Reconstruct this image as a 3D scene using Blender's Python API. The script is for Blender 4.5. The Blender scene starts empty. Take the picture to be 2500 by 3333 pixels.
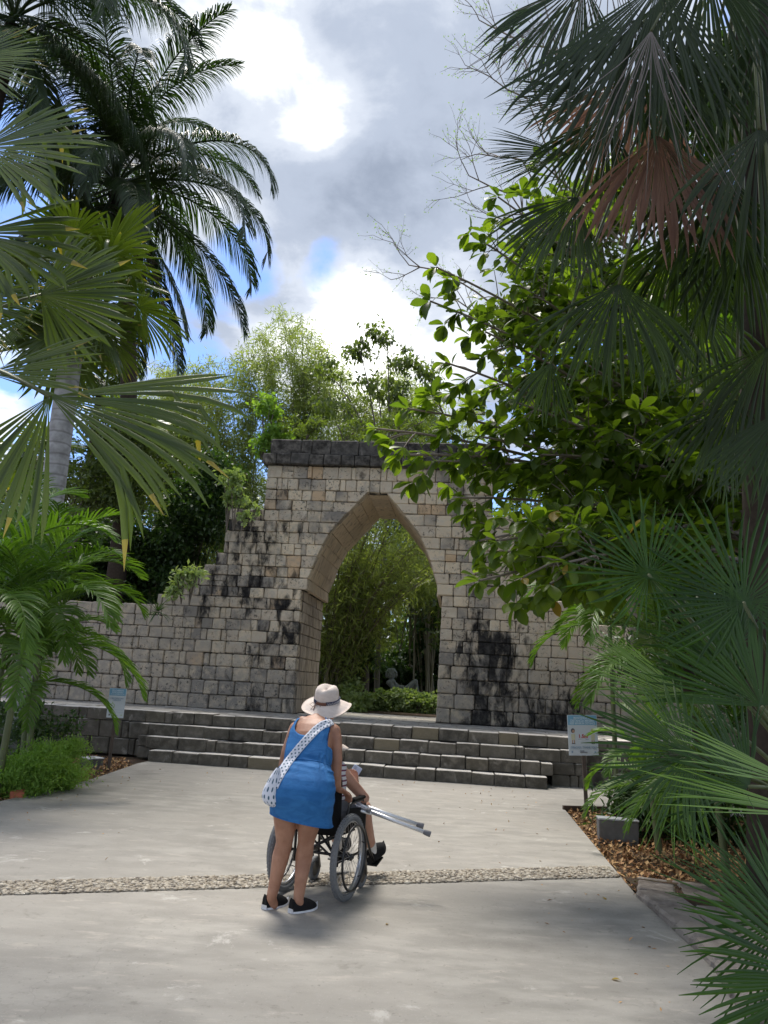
import bpy, math, random
import numpy as np
from mathutils import Vector, Matrix, noise as mnoise
random.seed(7); RNG=np.random.default_rng(11)
S=bpy.context.scene; C=S.collection
PI=math.pi
# ------------------------------------------------------------------ camera
FPX=2504.; EYE=1.5; PITCH=math.atan((2230-1667)/FPX); ROLL=0.057
_fw=np.array([0,math.cos(PITCH),math.sin(PITCH)]); _r0=np.array([1.,0,0]); _u0=np.cross(_r0,_fw)
_rt=math.cos(ROLL)*_r0+math.sin(ROLL)*_u0; _up=-math.sin(ROLL)*_r0+math.cos(ROLL)*_u0
_O=np.array([0,0,EYE])
def _ray(px,py): return _fw+_rt*(px-1250)/FPX-_up*(py-1666.5)/FPX
def at(px,py,Y): d=_ray(px,py); return Vector(_O+d*Y/d[1])
def gz(px,py,Z=0.): d=_ray(px,py); return Vector(_O+d*(Z-EYE)/d[2])
cd=bpy.data.cameras.new('camera'); cam=bpy.data.objects.new('camera',cd); C.objects.link(cam); S.camera=cam
cd.sensor_fit='VERTICAL'; cd.sensor_height=36; cd.lens=36*FPX/3333; cd.clip_end=2000; cd.clip_start=.05
M=Matrix(((_rt[0],_up[0],-_fw[0],0),(_rt[1],_up[1],-_fw[1],0),(_rt[2],_up[2],-_fw[2],EYE),(0,0,0,1)))
cam.matrix_world=M
# ------------------------------------------------------------------ world, sun, exposure
SUN_EL=math.radians(64); SUN_AZ=math.radians(-16)      # azimuth from +Y, negative = to the left
EXPO=1.85
S.view_settings.view_transform='Standard'; S.view_settings.look='None'; S.view_settings.gamma=1
S.view_settings.exposure=EXPO; S.view_settings.use_curve_mapping=False
W=bpy.data.worlds.new('World'); S.world=W; W.use_nodes=True
def build_world():
    nt=W.node_tree; N=nt.nodes; L=nt.links; N.clear()
    out=N.new('ShaderNodeOutputWorld'); bg=N.new('ShaderNodeBackground'); bg.inputs[1].default_value=.1
    sky=N.new('ShaderNodeTexSky'); sky.sky_type='NISHITA'; sky.sun_disc=False
    sky.sun_elevation=SUN_EL; sky.sun_rotation=SUN_AZ; sky.air_density=1.0; sky.dust_density=.6; sky.ozone_density=1.5
    tc=N.new('ShaderNodeTexCoord')
    def math_(op,a,b=None,clamp=False):
        n=N.new('ShaderNodeMath'); n.operation=op; n.use_clamp=clamp
        for i,v in enumerate((a,b)):
            if v is None: continue
            if isinstance(v,(int,float)): n.inputs[i].default_value=v
            else: L.new(v,n.inputs[i])
        return n.outputs[0]
    sep=N.new('ShaderNodeSeparateXYZ'); L.new(tc.outputs['Generated'],sep.inputs[0])
    z=math_('ADD',math_('MAXIMUM',sep.outputs[2],0.),.25)
    cx=math_('DIVIDE',sep.outputs[0],z); cy=math_('DIVIDE',sep.outputs[1],z)
    cmb=N.new('ShaderNodeCombineXYZ'); L.new(cx,cmb.inputs[0]); L.new(cy,cmb.inputs[1])
    def noi(sc,det,rough,off):
        m=N.new('ShaderNodeMapping'); m.inputs['Location'].default_value=off; L.new(cmb.outputs[0],m.inputs[0])
        n=N.new('ShaderNodeTexNoise'); n.inputs['Scale'].default_value=sc; n.inputs['Detail'].default_value=det
        n.inputs['Roughness'].default_value=rough; n.inputs['Distortion'].default_value=.25; L.new(m.outputs[0],n.inputs[0]); return n.outputs[0]
    n1=noi(2.6,9,.56,(3.1,.4,0)); n2=noi(2.3,8,.55,(9.3,4.2,0)); n3=noi(8.,7,.6,(1.2,7.7,0))
    def blob(px,py,rad):
        d=_ray(px,py); d=d/np.linalg.norm(d)
        v=N.new('ShaderNodeVectorMath'); v.operation='DOT_PRODUCT'; L.new(tc.outputs['Generated'],v.inputs[0]); v.inputs[1].default_value=tuple(d)
        m=N.new('ShaderNodeMapRange'); m.interpolation_type='SMOOTHERSTEP'; L.new(v.outputs['Value'],m.inputs[0])
        m.inputs[1].default_value=math.cos(math.radians(rad)); m.inputs[2].default_value=1.; m.inputs[3].default_value=0; m.inputs[4].default_value=1.; return m.outputs[0]
    def add(ls):
        r=None
        for w,o in ls:
            t=math_('MULTIPLY',o,w); r=t if r is None else math_('ADD',r,t)
        return r
    cov=add([(2.6,n1),(1.0,n3),(.75,blob(1250,380,25)),(.45,blob(950,250,16)),(.30,blob(1050,1080,8)),(.30,blob(1350,1020,7)),(.3,blob(560,60,14)),
             (-.62,blob(900,790,6)),(-.62,blob(1160,900,5)),(-.45,blob(690,960,8)),(-.15,blob(480,330,8))])
    mr=N.new('ShaderNodeMapRange'); mr.interpolation_type='SMOOTHSTEP'; L.new(cov,mr.inputs[0]); mr.inputs[1].default_value=1.62; mr.inputs[2].default_value=2.05
    # grey (thick) against white (thin or sunlit) cloud
    gr=add([(1.5,n2),(.9,n3),(.8,n1),(.66,blob(1150,560,36)),(.10,blob(1250,650,14)),(-.46,blob(730,-60,8)),(-.20,blob(960,320,5)),(-.12,blob(1060,390,4)),(-.42,blob(1040,1130,9)),(-.40,blob(1330,1050,9)),(-.2,blob(560,900,12))]); gr=math_('ADD',gr,-.12)
    cr=N.new('ShaderNodeValToRGB'); L.new(gr,cr.inputs[0]); e=cr.color_ramp; e.interpolation='EASE'
    st=[(1.42,(6.4,6.35,6.25)),(1.62,(3.3,3.4,3.5)),(1.82,(2.15,2.33,2.66)),(2.1,(1.5,1.7,2.08)),(2.5,(1.0,1.17,1.5))]
    dv=N.new('ShaderNodeMath'); dv.operation='DIVIDE'; L.new(gr,dv.inputs[0]); dv.inputs[1].default_value=3.; L.new(dv.outputs[0],cr.inputs[0])
    while len(e.elements)<len(st): e.elements.new(.5)
    for k,(p,c) in enumerate(st): e.elements[k].position=p/3; e.elements[k].color=(*[x/6.5 for x in c],1)
    mc=N.new('ShaderNodeMix'); mc.data_type='RGBA'; mc.blend_type='MULTIPLY'; mc.inputs[0].default_value=1; L.new(cr.outputs[0],mc.inputs[6]); mc.inputs[7].default_value=(6.5,6.5,6.5,1)
    sk=N.new('ShaderNodeMix'); sk.data_type='RGBA'; sk.blend_type='MULTIPLY'; sk.inputs[0].default_value=1; L.new(sky.outputs[0],sk.inputs[6]); sk.inputs[7].default_value=(.42,.50,.66,1)
    mx=N.new('ShaderNodeMix'); mx.data_type='RGBA'; L.new(mr.outputs[0],mx.inputs[0]); L.new(sk.outputs[2],mx.inputs[6]); L.new(mc.outputs[2],mx.inputs[7])
    L.new(mx.outputs[2],bg.inputs[0]); L.new(bg.outputs[0],out.inputs[0])
build_world()
sd=bpy.data.lights.new('sun','SUN'); sd.energy=1.5; sd.angle=math.radians(18); sd.color=(1,.94,.86)
so=bpy.data.objects.new('sun',sd); C.objects.link(so)
_sd=Vector((math.sin(SUN_AZ)*math.cos(SUN_EL),math.cos(SUN_AZ)*math.cos(SUN_EL),math.sin(SUN_EL)))
so.rotation_euler=_sd.to_track_quat('Z','Y').to_euler(); so.location=_sd*30
# ------------------------------------------------------------------ helpers
def tag(o,label=None,cat=None,group=None,kind=None):
    if label: o['label']=label
    if cat: o['category']=cat
    if group: o['group']=group
    if kind: o['kind']=kind
    return o
def empty(name,loc=(0,0,0),rz=0):
    o=bpy.data.objects.new(name,None); C.objects.link(o); o.location=loc; o.rotation_euler=(0,0,rz); o.empty_display_size=.2; return o
def link(name,me,parent=None):
    o=bpy.data.objects.new(name,me); C.objects.link(o)
    if parent is not None: o.parent=parent
    return o
class MB:
    def __init__(s): s.v=[]; s.f=[]; s.m=[]
    def add(s,vs,fs,mi=0):
        b=len(s.v); s.v.extend([tuple(v) for v in vs]); s.f.extend([tuple(i+b for i in f) for f in fs]); s.m.extend([mi]*len(fs))
    def box(s,c,d,R=None,mi=0):
        c=Vector(c); vs=[]
        for x in (-.5,.5):
            for y in (-.5,.5):
                for z in (-.5,.5):
                    p=Vector((x*d[0],y*d[1],z*d[2]))
                    if R is not None: p=R@p
                    vs.append(c+p)
        s.add(vs,[(0,1,3,2),(4,6,7,5),(0,4,5,1),(2,3,7,6),(0,2,6,4),(1,5,7,3)],mi)
    def tube(s,pts,rad,n=8,mi=0,cap=True):
        pts=[Vector(p) for p in pts]; k=len(pts)
        if not isinstance(rad,(list,tuple)): rad=[rad]*k
        t0=(pts[1]-pts[0]).normalized(); a=t0.orthogonal().normalized(); vs=[]
        for i,p in enumerate(pts):
            t=(pts[min(i+1,k-1)]-pts[max(i-1,0)]).normalized()
            a=(a-t*a.dot(t)); a=a.normalized() if a.length>1e-6 else t.orthogonal().normalized(); b=t.cross(a)
            for j in range(n):
                an=2*PI*j/n; vs.append(p+(a*math.cos(an)+b*math.sin(an))*rad[i])
        fs=[(i*n+j,i*n+(j+1)%n,(i+1)*n+(j+1)%n,(i+1)*n+j) for i in range(k-1) for j in range(n)]
        if cap: fs+= [tuple(range(n-1,-1,-1)),tuple(range((k-1)*n,k*n))]
        s.add(vs,fs,mi)
    def torus(s,c,ax,R,r,nR=40,nr=8,mi=0,squash=1.):
        c=Vector(c); ax=Vector(ax).normalized(); a=ax.orthogonal().normalized(); b=ax.cross(a); vs=[]
        for i in range(nR):
            t=2*PI*i/nR; d=a*math.cos(t)+b*math.sin(t)
            for j in range(nr):
                q=2*PI*j/nr; vs.append(c+d*(R+r*math.cos(q))+ax*r*squash*math.sin(q))
        s.add(vs,[(i*nr+j,((i+1)%nR)*nr+j,((i+1)%nR)*nr+(j+1)%nr,i*nr+(j+1)%nr) for i in range(nR) for j in range(nr)],mi)
    def ell(s,c,r,R=None,mi=0,nu=16,nv=10):
        c=Vector(c); vs=[]
        for i in range(1,nv):
            ph=PI*i/nv
            for j in range(nu):
                th=2*PI*j/nu; p=Vector((r[0]*math.sin(ph)*math.cos(th),r[1]*math.sin(ph)*math.sin(th),r[2]*math.cos(ph)))
                if R is not None: p=R@p
                vs.append(c+p)
        t=Vector((0,0,r[2])); t=R@t if R is not None else t
        vs+=[c+t,c-t]; T=len(vs)-2; fs=[]
        for i in range(nv-2):
            for j in range(nu): fs.append((i*nu+j,(i+1)*nu+j,(i+1)*nu+(j+1)%nu,i*nu+(j+1)%nu))
        for j in range(nu): fs.append((T,j,(j+1)%nu)); fs.append((T+1,(nv-2)*nu+(j+1)%nu,(nv-2)*nu+j))
        s.add(vs,fs,mi)
    def cone(s,p1,r1,p2,r2,n=14):
        s.tube([p1,p2],[r1,r2],n); s.ell(p1,(r1,)*3,nu=n,nv=8); s.ell(p2,(r2,)*3,nu=n,nv=8)
    def mesh(s,name,mats,smooth=False):
        me=bpy.data.meshes.new(name); me.from_pydata(s.v,[],s.f)
        for m in (mats if isinstance(mats,(list,tuple)) else [mats]): me.materials.append(m)
        if len(me.materials)>1: me.polygons.foreach_set('material_index',s.m)
        if smooth: me.polygons.foreach_set('use_smooth',[True]*len(s.f))
        me.update(); return me
    def build(s,name,mats,parent=None,smooth=False): return link(name,s.mesh(name,mats,smooth),parent)
# materials ----------------------------------------------------------
class NT:
    def __init__(s,name):
        s.mat=bpy.data.materials.new(name); s.mat.use_nodes=True; s.t=s.mat.node_tree; s.N=s.t.nodes; s.L=s.t.links; s.N.clear()
        s.out=s.N.new('ShaderNodeOutputMaterial')
    def n(s,ty,**k):
        x=s.N.new(ty)
        for a,b in k.items(): setattr(x,a,b)
        return x
    def val(s,inp,v):
        if isinstance(v,bpy.types.NodeSocket): s.L.new(v,inp)
        elif v is not None:
            if isinstance(v,(tuple,list)) and len(v)==3 and inp.type=='RGBA': v=(*v,1)
            inp.default_value=v
    def pos(s,sc=(1,1,1),loc=(0,0,0),obj=False,rot=(0,0,0)):
        g=s.n('ShaderNodeTexCoord').outputs['Object'] if obj else s.n('ShaderNodeNewGeometry').outputs['Position']
        m=s.n('ShaderNodeMapping'); s.L.new(g,m.inputs[0]); m.inputs['Scale'].default_value=sc; m.inputs['Location'].default_value=loc; m.inputs['Rotation'].default_value=rot; return m.outputs[0]
    def noise(s,vec,sc,det=5,rough=.55,dist=0.):
        x=s.n('ShaderNodeTexNoise'); s.L.new(vec,x.inputs[0]); x.inputs['Scale'].default_value=sc; x.inputs['Detail'].default_value=det; x.inputs['Roughness'].default_value=rough; x.inputs['Distortion'].default_value=dist; return x.outputs[0]
    def vor(s,vec,sc,out=0,feature='F1'):
        x=s.n('ShaderNodeTexVoronoi',feature=feature); s.L.new(vec,x.inputs[0]); x.inputs['Scale'].default_value=sc; return x.outputs[out]
    def mr(s,v,a,b,c=0.,d=1.,sm=True):
        x=s.n('ShaderNodeMapRange',interpolation_type='SMOOTHSTEP' if sm else 'LINEAR'); s.val(x.inputs[0],v)
        for i,q in enumerate((a,b,c,d)): x.inputs[i+1].default_value=q
        return x.outputs[0]
    def mix(s,f,a,b,bt='MIX'):
        x=s.n('ShaderNodeMix',data_type='RGBA',blend_type=bt); s.val(x.inputs[0],f); s.val(x.inputs[6],a); s.val(x.inputs[7],b); return x.outputs[2]
    def m(s,op,a,b=0.,clamp=False):
        x=s.n('ShaderNodeMath',operation=op,use_clamp=clamp); s.val(x.inputs[0],a); s.val(x.inputs[1],b); return x.outputs[0]
    def rand(s): return s.n('ShaderNodeObjectInfo').outputs['Random']
    def attr(s,nm): return s.n('ShaderNodeAttribute',attribute_name=nm).outputs['Fac']
    def bump(s,h,st=.3,d=.02):
        x=s.n('ShaderNodeBump'); s.val(x.inputs['Height'],h); x.inputs['Strength'].default_value=st; x.inputs['Distance'].default_value=d; return x.outputs[0]
    def bsdf(s,col,rough=.6,metal=0.,nrm=None,spec=.5,trans=None,tcol=None):
        p=s.n('ShaderNodeBsdfPrincipled'); s.val(p.inputs['Base Color'],col); s.val(p.inputs['Roughness'],rough); s.val(p.inputs['Metallic'],metal)
        p.inputs['Specular IOR Level'].default_value=spec
        if nrm is not None: s.L.new(nrm,p.inputs['Normal'])
        o=p.outputs[0]
        if trans:
            t=s.n('ShaderNodeBsdfTranslucent'); s.val(t.inputs[0],tcol if tcol is not None else col); x=s.n('ShaderNodeMixShader'); x.inputs[0].default_value=trans
            s.L.new(o,x.inputs[1]); s.L.new(t.outputs[0],x.inputs[2]); o=x.outputs[0]
        s.L.new(o,s.out.inputs[0]); s.p=p; return s.mat
def plain(name,col,rough=.6,metal=0.,var=.12,scale=30,bump=.1,spec=.5):
    t=NT(name); v=t.pos(obj=True); n=t.noise(v,scale,4); c=t.mix(n,tuple(x*(1-var) for x in col),tuple(min(1,x*(1+var)) for x in col))
    return t.bsdf(c,rough,metal,t.bump(n,bump,.003) if bump else None,spec)
def leafmat(name,a,b,rough=.42,trans=.3,tmul=(1.5,1.9,.6),spec=.5,tip=None):
    t=NT(name); f=t.attr('var'); r=t.rand(); v=t.pos(); n=t.noise(v,1.1,3)
    fac=t.m('ADD',t.m('MULTIPLY',f,.55),t.m('ADD',t.m('MULTIPLY',r,.2),t.m('MULTIPLY',t.mr(n,.3,.7),.25)))
    c=t.mix(fac,a,b)
    if tip: c=t.mix(t.mr(f,.93,.97),c,tip)
    tc=t.mix(1.,c,tmul,'MULTIPLY')
    return t.bsdf(c,rough,0.,None,spec,trans,tc)
def stone(name,kind):
    t=NT(name); g=t.pos(); r=t.rand()
    nb=t.noise(g,1.3,4); n1=t.noise(g,7,8,.65); n2=t.noise(t.pos((1,1,.45)),5.,7,.62,.6); nf=t.noise(g,45,6,.7); pit=t.vor(g,28)
    if kind=='wall':
        ca,cb=(.75,.62,.44),(.55,.455,.34); grey=(.18,.165,.145)
        base=t.mix(t.mr(r,.0,1.),ca,cb); base=t.mix(t.mr(n1,.35,.75),base,(.66,.59,.47))
        base=t.mix(t.m('MULTIPLY',t.mr(t.m('FRACT',t.m('MULTIPLY',r,7.31)),.93,.97),.55),base,(.60,.38,.19))
        gm=t.mr(t.m('ADD',t.m('ADD',nb,t.m('MULTIPLY',t.m('FRACT',t.m('MULTIPLY',r,13.7)),.5)),t.m('MULTIPLY',n1,.45)),.99,1.38)
        # lower courses and the left stepped edges blend towards grey by position
        sp=t.n('ShaderNodeSeparateXYZ'); t.L.new(g,sp.inputs[0])
        low=t.mr(sp.outputs[2],3.0,1.0,0.,.9); lft=t.mr(sp.outputs[0],-2.0,-4.4,0.,.8)
        gm=t.m('ADD',gm,t.m('MULTIPLY',t.m('MAXIMUM',low,lft),t.mr(n1,.3,.62,.45,1.)),True)
        col=t.mix(gm,base,t.mix(n1,grey,(.33,.30,.26)))
        # black algae streaks
        bx=t.mr(t.m('ABSOLUTE',t.m('SUBTRACT',sp.outputs[0],2.5)),.2,1.25,1.,0.); bz=t.mr(t.m('ABSOLUTE',t.m('SUBTRACT',sp.outputs[2],2.2)),.3,1.5,1.,0.)
        reg=t.m('MULTIPLY',bx,bz)
        nl=t.noise(t.pos((1,1,.55)),2.6,9,.68,.5)
        def box1(o,c,h0,h1): return t.mr(t.m('ABSOLUTE',t.m('SUBTRACT',o,c)),h0,h1,1.,0.)
        r2=t.m('MULTIPLY',box1(sp.outputs[0],-3.3,.3,1.7),box1(sp.outputs[2],4.1,.6,2.2)); r3=t.m('MULTIPLY',box1(sp.outputs[0],3.3,.8,2.0),box1(sp.outputs[2],1.1,.3,1.2)); r4=t.m('MULTIPLY',box1(sp.outputs[0],-1.5,.5,2.4),box1(sp.outputs[2],2.2,.6,2.4))
        reg=t.m('MAXIMUM',t.m('MAXIMUM',t.m('MULTIPLY',reg,.195),t.m('MULTIPLY',r2,.155)),t.m('MAXIMUM',t.m('MULTIPLY',r3,.17),t.m('MULTIPLY',r4,.12)))
        blk=t.mr(t.m('ADD',t.m('ADD',t.m('ADD',t.m('MULTIPLY',nl,.62),t.m('MULTIPLY',n2,.38)),reg),t.m('MULTIPLY',t.m('SUBTRACT',t.m('FRACT',t.m('MULTIPLY',r,29.3)),.5),.14)),.575,.72)
        col=t.mix(blk,col,t.mix(t.mr(n1,.4,.7),(.014,.013,.013),(.075,.07,.065)))
        spk=t.m('MULTIPLY',t.mr(t.noise(g,15,8,.75,.4),.53,.62),t.mr(t.noise(g,1.9,4),.40,.56)); col=t.mix(t.m('MULTIPLY',spk,.9),col,(.06,.055,.05))
        col=t.mix(t.m('MULTIPLY',t.mr(nf,.55,.75),.35),col,(.10,.09,.08))
    elif kind=='cornice':
        col=t.mix(t.mr(n1,.35,.72),(.035,.032,.028),(.17,.155,.135)); col=t.mix(t.mr(n2,.58,.7),col,(.28,.255,.22)); col=t.mix(t.mr(r,.5,1.,0.,.4),col,(.12,.115,.11))
    elif kind=='vault':
        col=t.mix(n1,(.62,.50,.36),(.74,.62,.46)); col=t.mix(t.mr(t.noise(t.pos((1,1,.12)),9,6,.6),.52,.66,0.,.8),col,(.33,.26,.20)); col=t.mix(t.mr(r,.6,1.,0.,.35),col,(.42,.36,.29))  # vault colour raised to stand for light bounced up into the arch
    elif kind=='jamb':
        st=t.noise(t.pos((1,1,.10)),14,7,.65); col=t.mix(t.mr(r,0,1),(.60,.52,.41),(.50,.43,.35)); col=t.mix(t.mr(st,.46,.6),col,(.27,.22,.18)); col=t.mix(t.mr(st,.62,.72),col,(.10,.09,.085)); col=t.mix(t.mr(n1,.55,.8,0,.5),col,(.68,.62,.52))
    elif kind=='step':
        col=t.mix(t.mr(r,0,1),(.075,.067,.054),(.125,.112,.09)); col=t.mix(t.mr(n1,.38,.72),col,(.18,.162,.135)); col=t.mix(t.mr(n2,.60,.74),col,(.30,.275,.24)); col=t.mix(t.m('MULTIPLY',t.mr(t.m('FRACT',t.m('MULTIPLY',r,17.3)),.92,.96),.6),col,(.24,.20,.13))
        nz=t.n('ShaderNodeSeparateXYZ'); t.L.new(t.n('ShaderNodeNewGeometry').outputs['True Normal'],nz.inputs[0])   # upward faces coloured pale, standing for light on the treads
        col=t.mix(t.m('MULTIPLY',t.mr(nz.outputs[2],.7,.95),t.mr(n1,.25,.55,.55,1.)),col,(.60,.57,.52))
    elif kind=='paving':
        col=t.mix(t.mr(r,0,1),(.30,.28,.25),(.42,.40,.36)); col=t.mix(t.mr(n1,.4,.7),col,(.22,.205,.185)); col=t.mix(t.mr(nb,.55,.7),col,(.52,.50,.46))
    elif kind=='kerb':
        col=t.mix(t.mr(n1,.35,.7),(.16,.135,.115),(.34,.30,.26)); col=t.mix(t.mr(nb,.45,.65),col,(.26,.23,.20)); col=t.mix(t.mr(nf,.6,.75,0,.6),col,(.07,.06,.05))
    h=t.m('ADD',t.m('MULTIPLY',n1,.7),t.m('ADD',t.m('MULTIPLY',nf,.25),t.m('MULTIPLY',t.mr(pit,0,.3),.25)))
    return t.bsdf(col,.9,0.,t.bump(h,.75,.03),.25)
MT={k:stone(k+'_stone',k) for k in ('wall','cornice','vault','jamb','step','paving','kerb')}
MT['mortar']=plain('old_mortar',(.07,.065,.06),.95,0,.4,12,.5,.2)
def m_path():
    t=NT('worn_concrete'); g=t.pos(); a=t.noise(g,.45,5); b=t.noise(t.pos((1,2.2,1)),2.2,7,.6); c=t.noise(g,28,5,.7); d=t.noise(t.pos((.6,1.6,1)),6,6,.65)
    col=t.mix(t.mr(b,.35,.68),(.235,.223,.198),(.33,.314,.28)); col=t.mix(t.mr(a,.38,.62,0,.65),col,(.29,.272,.24)); col=t.mix(t.mr(d,.56,.7,0,.45),col,(.42,.385,.335)); col=t.mix(t.mr(t.noise(g,1.1,6,.6),.56,.72,0,.55),col,(.17,.158,.138))
    col=t.mix(t.mr(c,.58,.74,0,.6),col,(.14,.13,.115)); sp_k=t.noise(g,90,3,.6); col=t.mix(t.mr(sp_k,.6,.75,0,.45),col,(.44,.42,.38)); bl_=t.noise(g,3.4,7,.7,.6); col=t.mix(t.mr(bl_,.60,.70,0,.4),col,(.13,.12,.10)); col=t.mix(t.mr(t.noise(g,2.0,7,.7,.4),.60,.68,0,.5),col,(.52,.50,.46))
    vo=t.n('ShaderNodeTexVoronoi',feature='DISTANCE_TO_EDGE'); dd=t.n('ShaderNodeVectorMath',operation='ADD'); t.L.new(g,dd.inputs[0]); nn=t.n('ShaderNodeTexNoise'); t.L.new(g,nn.inputs[0]); nn.inputs['Scale'].default_value=3.
    t.L.new(nn.outputs['Color'],dd.inputs[1]); t.L.new(dd.outputs[0],vo.inputs[0]); vo.inputs['Scale'].default_value=.28
    col=t.mix(t.mr(vo.outputs[0],0,.002,.22,0.),col,(.13,.12,.105))
    return t.bsdf(col,t.mr(b,.3,.7,.75,.92),0,t.bump(t.m('ADD',c,t.m('MULTIPLY',d,.5)),.35,.008),.3)
MT['path']=m_path()
def m_soil():
    t=NT('leafy_soil'); g=t.pos(); a=t.noise(g,3,6); c=t.vor(g,40,1)
    col=t.mix(t.mr(a,.3,.7),(.05,.035,.022),(.14,.095,.06)); col=t.mix(.35,col,c,'MULTIPLY')
    return t.bsdf(col,.95,0,t.bump(t.noise(g,30,5),.8,.03),.2)
MT['soil']=m_soil()
def m_band():
    t=NT('pebble_band'); g=t.pos(); d=t.vor(g,34); n=t.noise(g,5,4)
    col=t.mix(n,(.20,.18,.15),(.27,.25,.21)); return t.bsdf(col,.85,0,t.bump(d,.6,.01),.3)
MT['band']=m_band()
def m_var(name,cols,rough=.7):
    t=NT(name); f=t.attr('var'); r=t.n('ShaderNodeValToRGB'); t.L.new(f,r.inputs[0]); e=r.color_ramp; e.interpolation='LINEAR'
    while len(e.elements)<len(cols): e.elements.new(.5)
    for i,c in enumerate(cols): e.elements[i].position=i/(len(cols)-1); e.elements[i].color=(*c,1)
    return t.bsdf(r.outputs[0],rough,0,None,.3)
MT['litter']=m_var('wood_chips',[(.10,.05,.025),(.30,.15,.06),(.46,.27,.12),(.55,.36,.17),(.22,.10,.05)],.8)
MT['pebbles']=m_var('pebbles',[(.12,.10,.08),(.27,.24,.19),(.40,.36,.29),(.20,.16,.11),(.50,.46,.38)],.6)
# foliage
MT['feather']=leafmat('feather_palm_leaf',(.018,.034,.014),(.05,.085,.026),.42,.25,(1.7,2.1,.5),.35)
MT['feather_areca']=leafmat('areca_leaf',(.06,.13,.02),(.15,.25,.045),.42,.35,(1.6,1.8,.4),.35)  # arecas have their own lighter, yellower green
MT['fan']=leafmat('fan_palm_leaf',(.045,.076,.018),(.11,.15,.038),.34,.34,(1.8,1.9,.35),.5,tip=(.30,.24,.08))
MT['fan_dark']=leafmat('thatch_palm_leaf',(.015,.030,.009),(.038,.064,.018),.36,.34,(2.0,2.2,.4),.4)
MT['fan_green']=leafmat('saw_palm_leaf',(.018,.050,.010),(.048,.105,.020),.36,.32,(1.9,2.1,.35),.4)
MT['fan_lit']=leafmat('lit_palm_leaf',(.07,.15,.025),(.16,.27,.045),.35,.35,(1.7,1.9,.4),.5)  # lit copy of the saw palm leaf, its brightness put into the colour
MT['dead']=leafmat('dead_palm_leaf',(.19,.10,.07),(.36,.23,.17),.7,.35,(1.3,1.1,.9),.2)
MT['palmdry']=leafmat('dry_leaflets',(.16,.14,.12),(.30,.27,.24),.7,.15,(1.2,1.1,1.),.2)
MT['big']=leafmat('broad_leaf',(.035,.07,.018),(.15,.215,.035),.38,.55,(2.1,2.2,.45),.35)
MT['tree']=leafmat('tree_leaf',(.055,.082,.03),(.15,.19,.06),.5,.4,(1.8,2.,.5))
MT['bush']=leafmat('bush_leaf',(.024,.055,.016),(.07,.12,.034),.48,.3,(1.6,1.9,.5))
MT['bamboo']=leafmat('bamboo_leaf',(.15,.20,.06),(.36,.42,.15),.55,.5,(1.4,1.45,.6))
MT['fern']=leafmat('feathery_shrub_leaf',(.14,.27,.04),(.30,.44,.10),.6,.4,(1.4,1.5,.5))
MT['round']=leafmat('round_shrub_leaf',(.20,.29,.10),(.42,.50,.25),.5,.4,(1.3,1.4,.5))
MT['bark']=plain('grey_bark',(.17,.145,.12),.9,0,.35,14,.6,.2)
MT['twig']=plain('pale_twig',(.25,.21,.17),.8,0,.3,25,.3,.2)
MT['darkbark']=plain('fibrous_bark',(.055,.042,.032),.95,0,.5,18,.9,.15)
MT['rachis']=plain('palm_stalk',(.11,.13,.05),.5,0,.3,10,.1)
MT['culm']=plain('bamboo_culm',(.16,.14,.07),.45,0,.45,5,.1)
def m_ptrunk():
    t=NT('ringed_palm_trunk'); g=t.pos((1,1,1),obj=True); w=t.n('ShaderNodeTexWave',wave_type='BANDS',bands_direction='Z'); t.L.new(g,w.inputs[0]); w.inputs['Scale'].default_value=1.6; w.inputs['Distortion'].default_value=2.; w.inputs['Detail'].default_value=3
    n=t.noise(g,6,6); col=t.mix(t.mr(n,.3,.7),(.27,.265,.255),(.46,.455,.445)); col=t.mix(t.mr(w.outputs[1],.0,.15,.5,0.),col,(.13,.12,.11))
    return t.bsdf(col,.85,0,t.bump(w.outputs[1],.3,.02),.2)
MT['ptrunk']=m_ptrunk()
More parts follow.
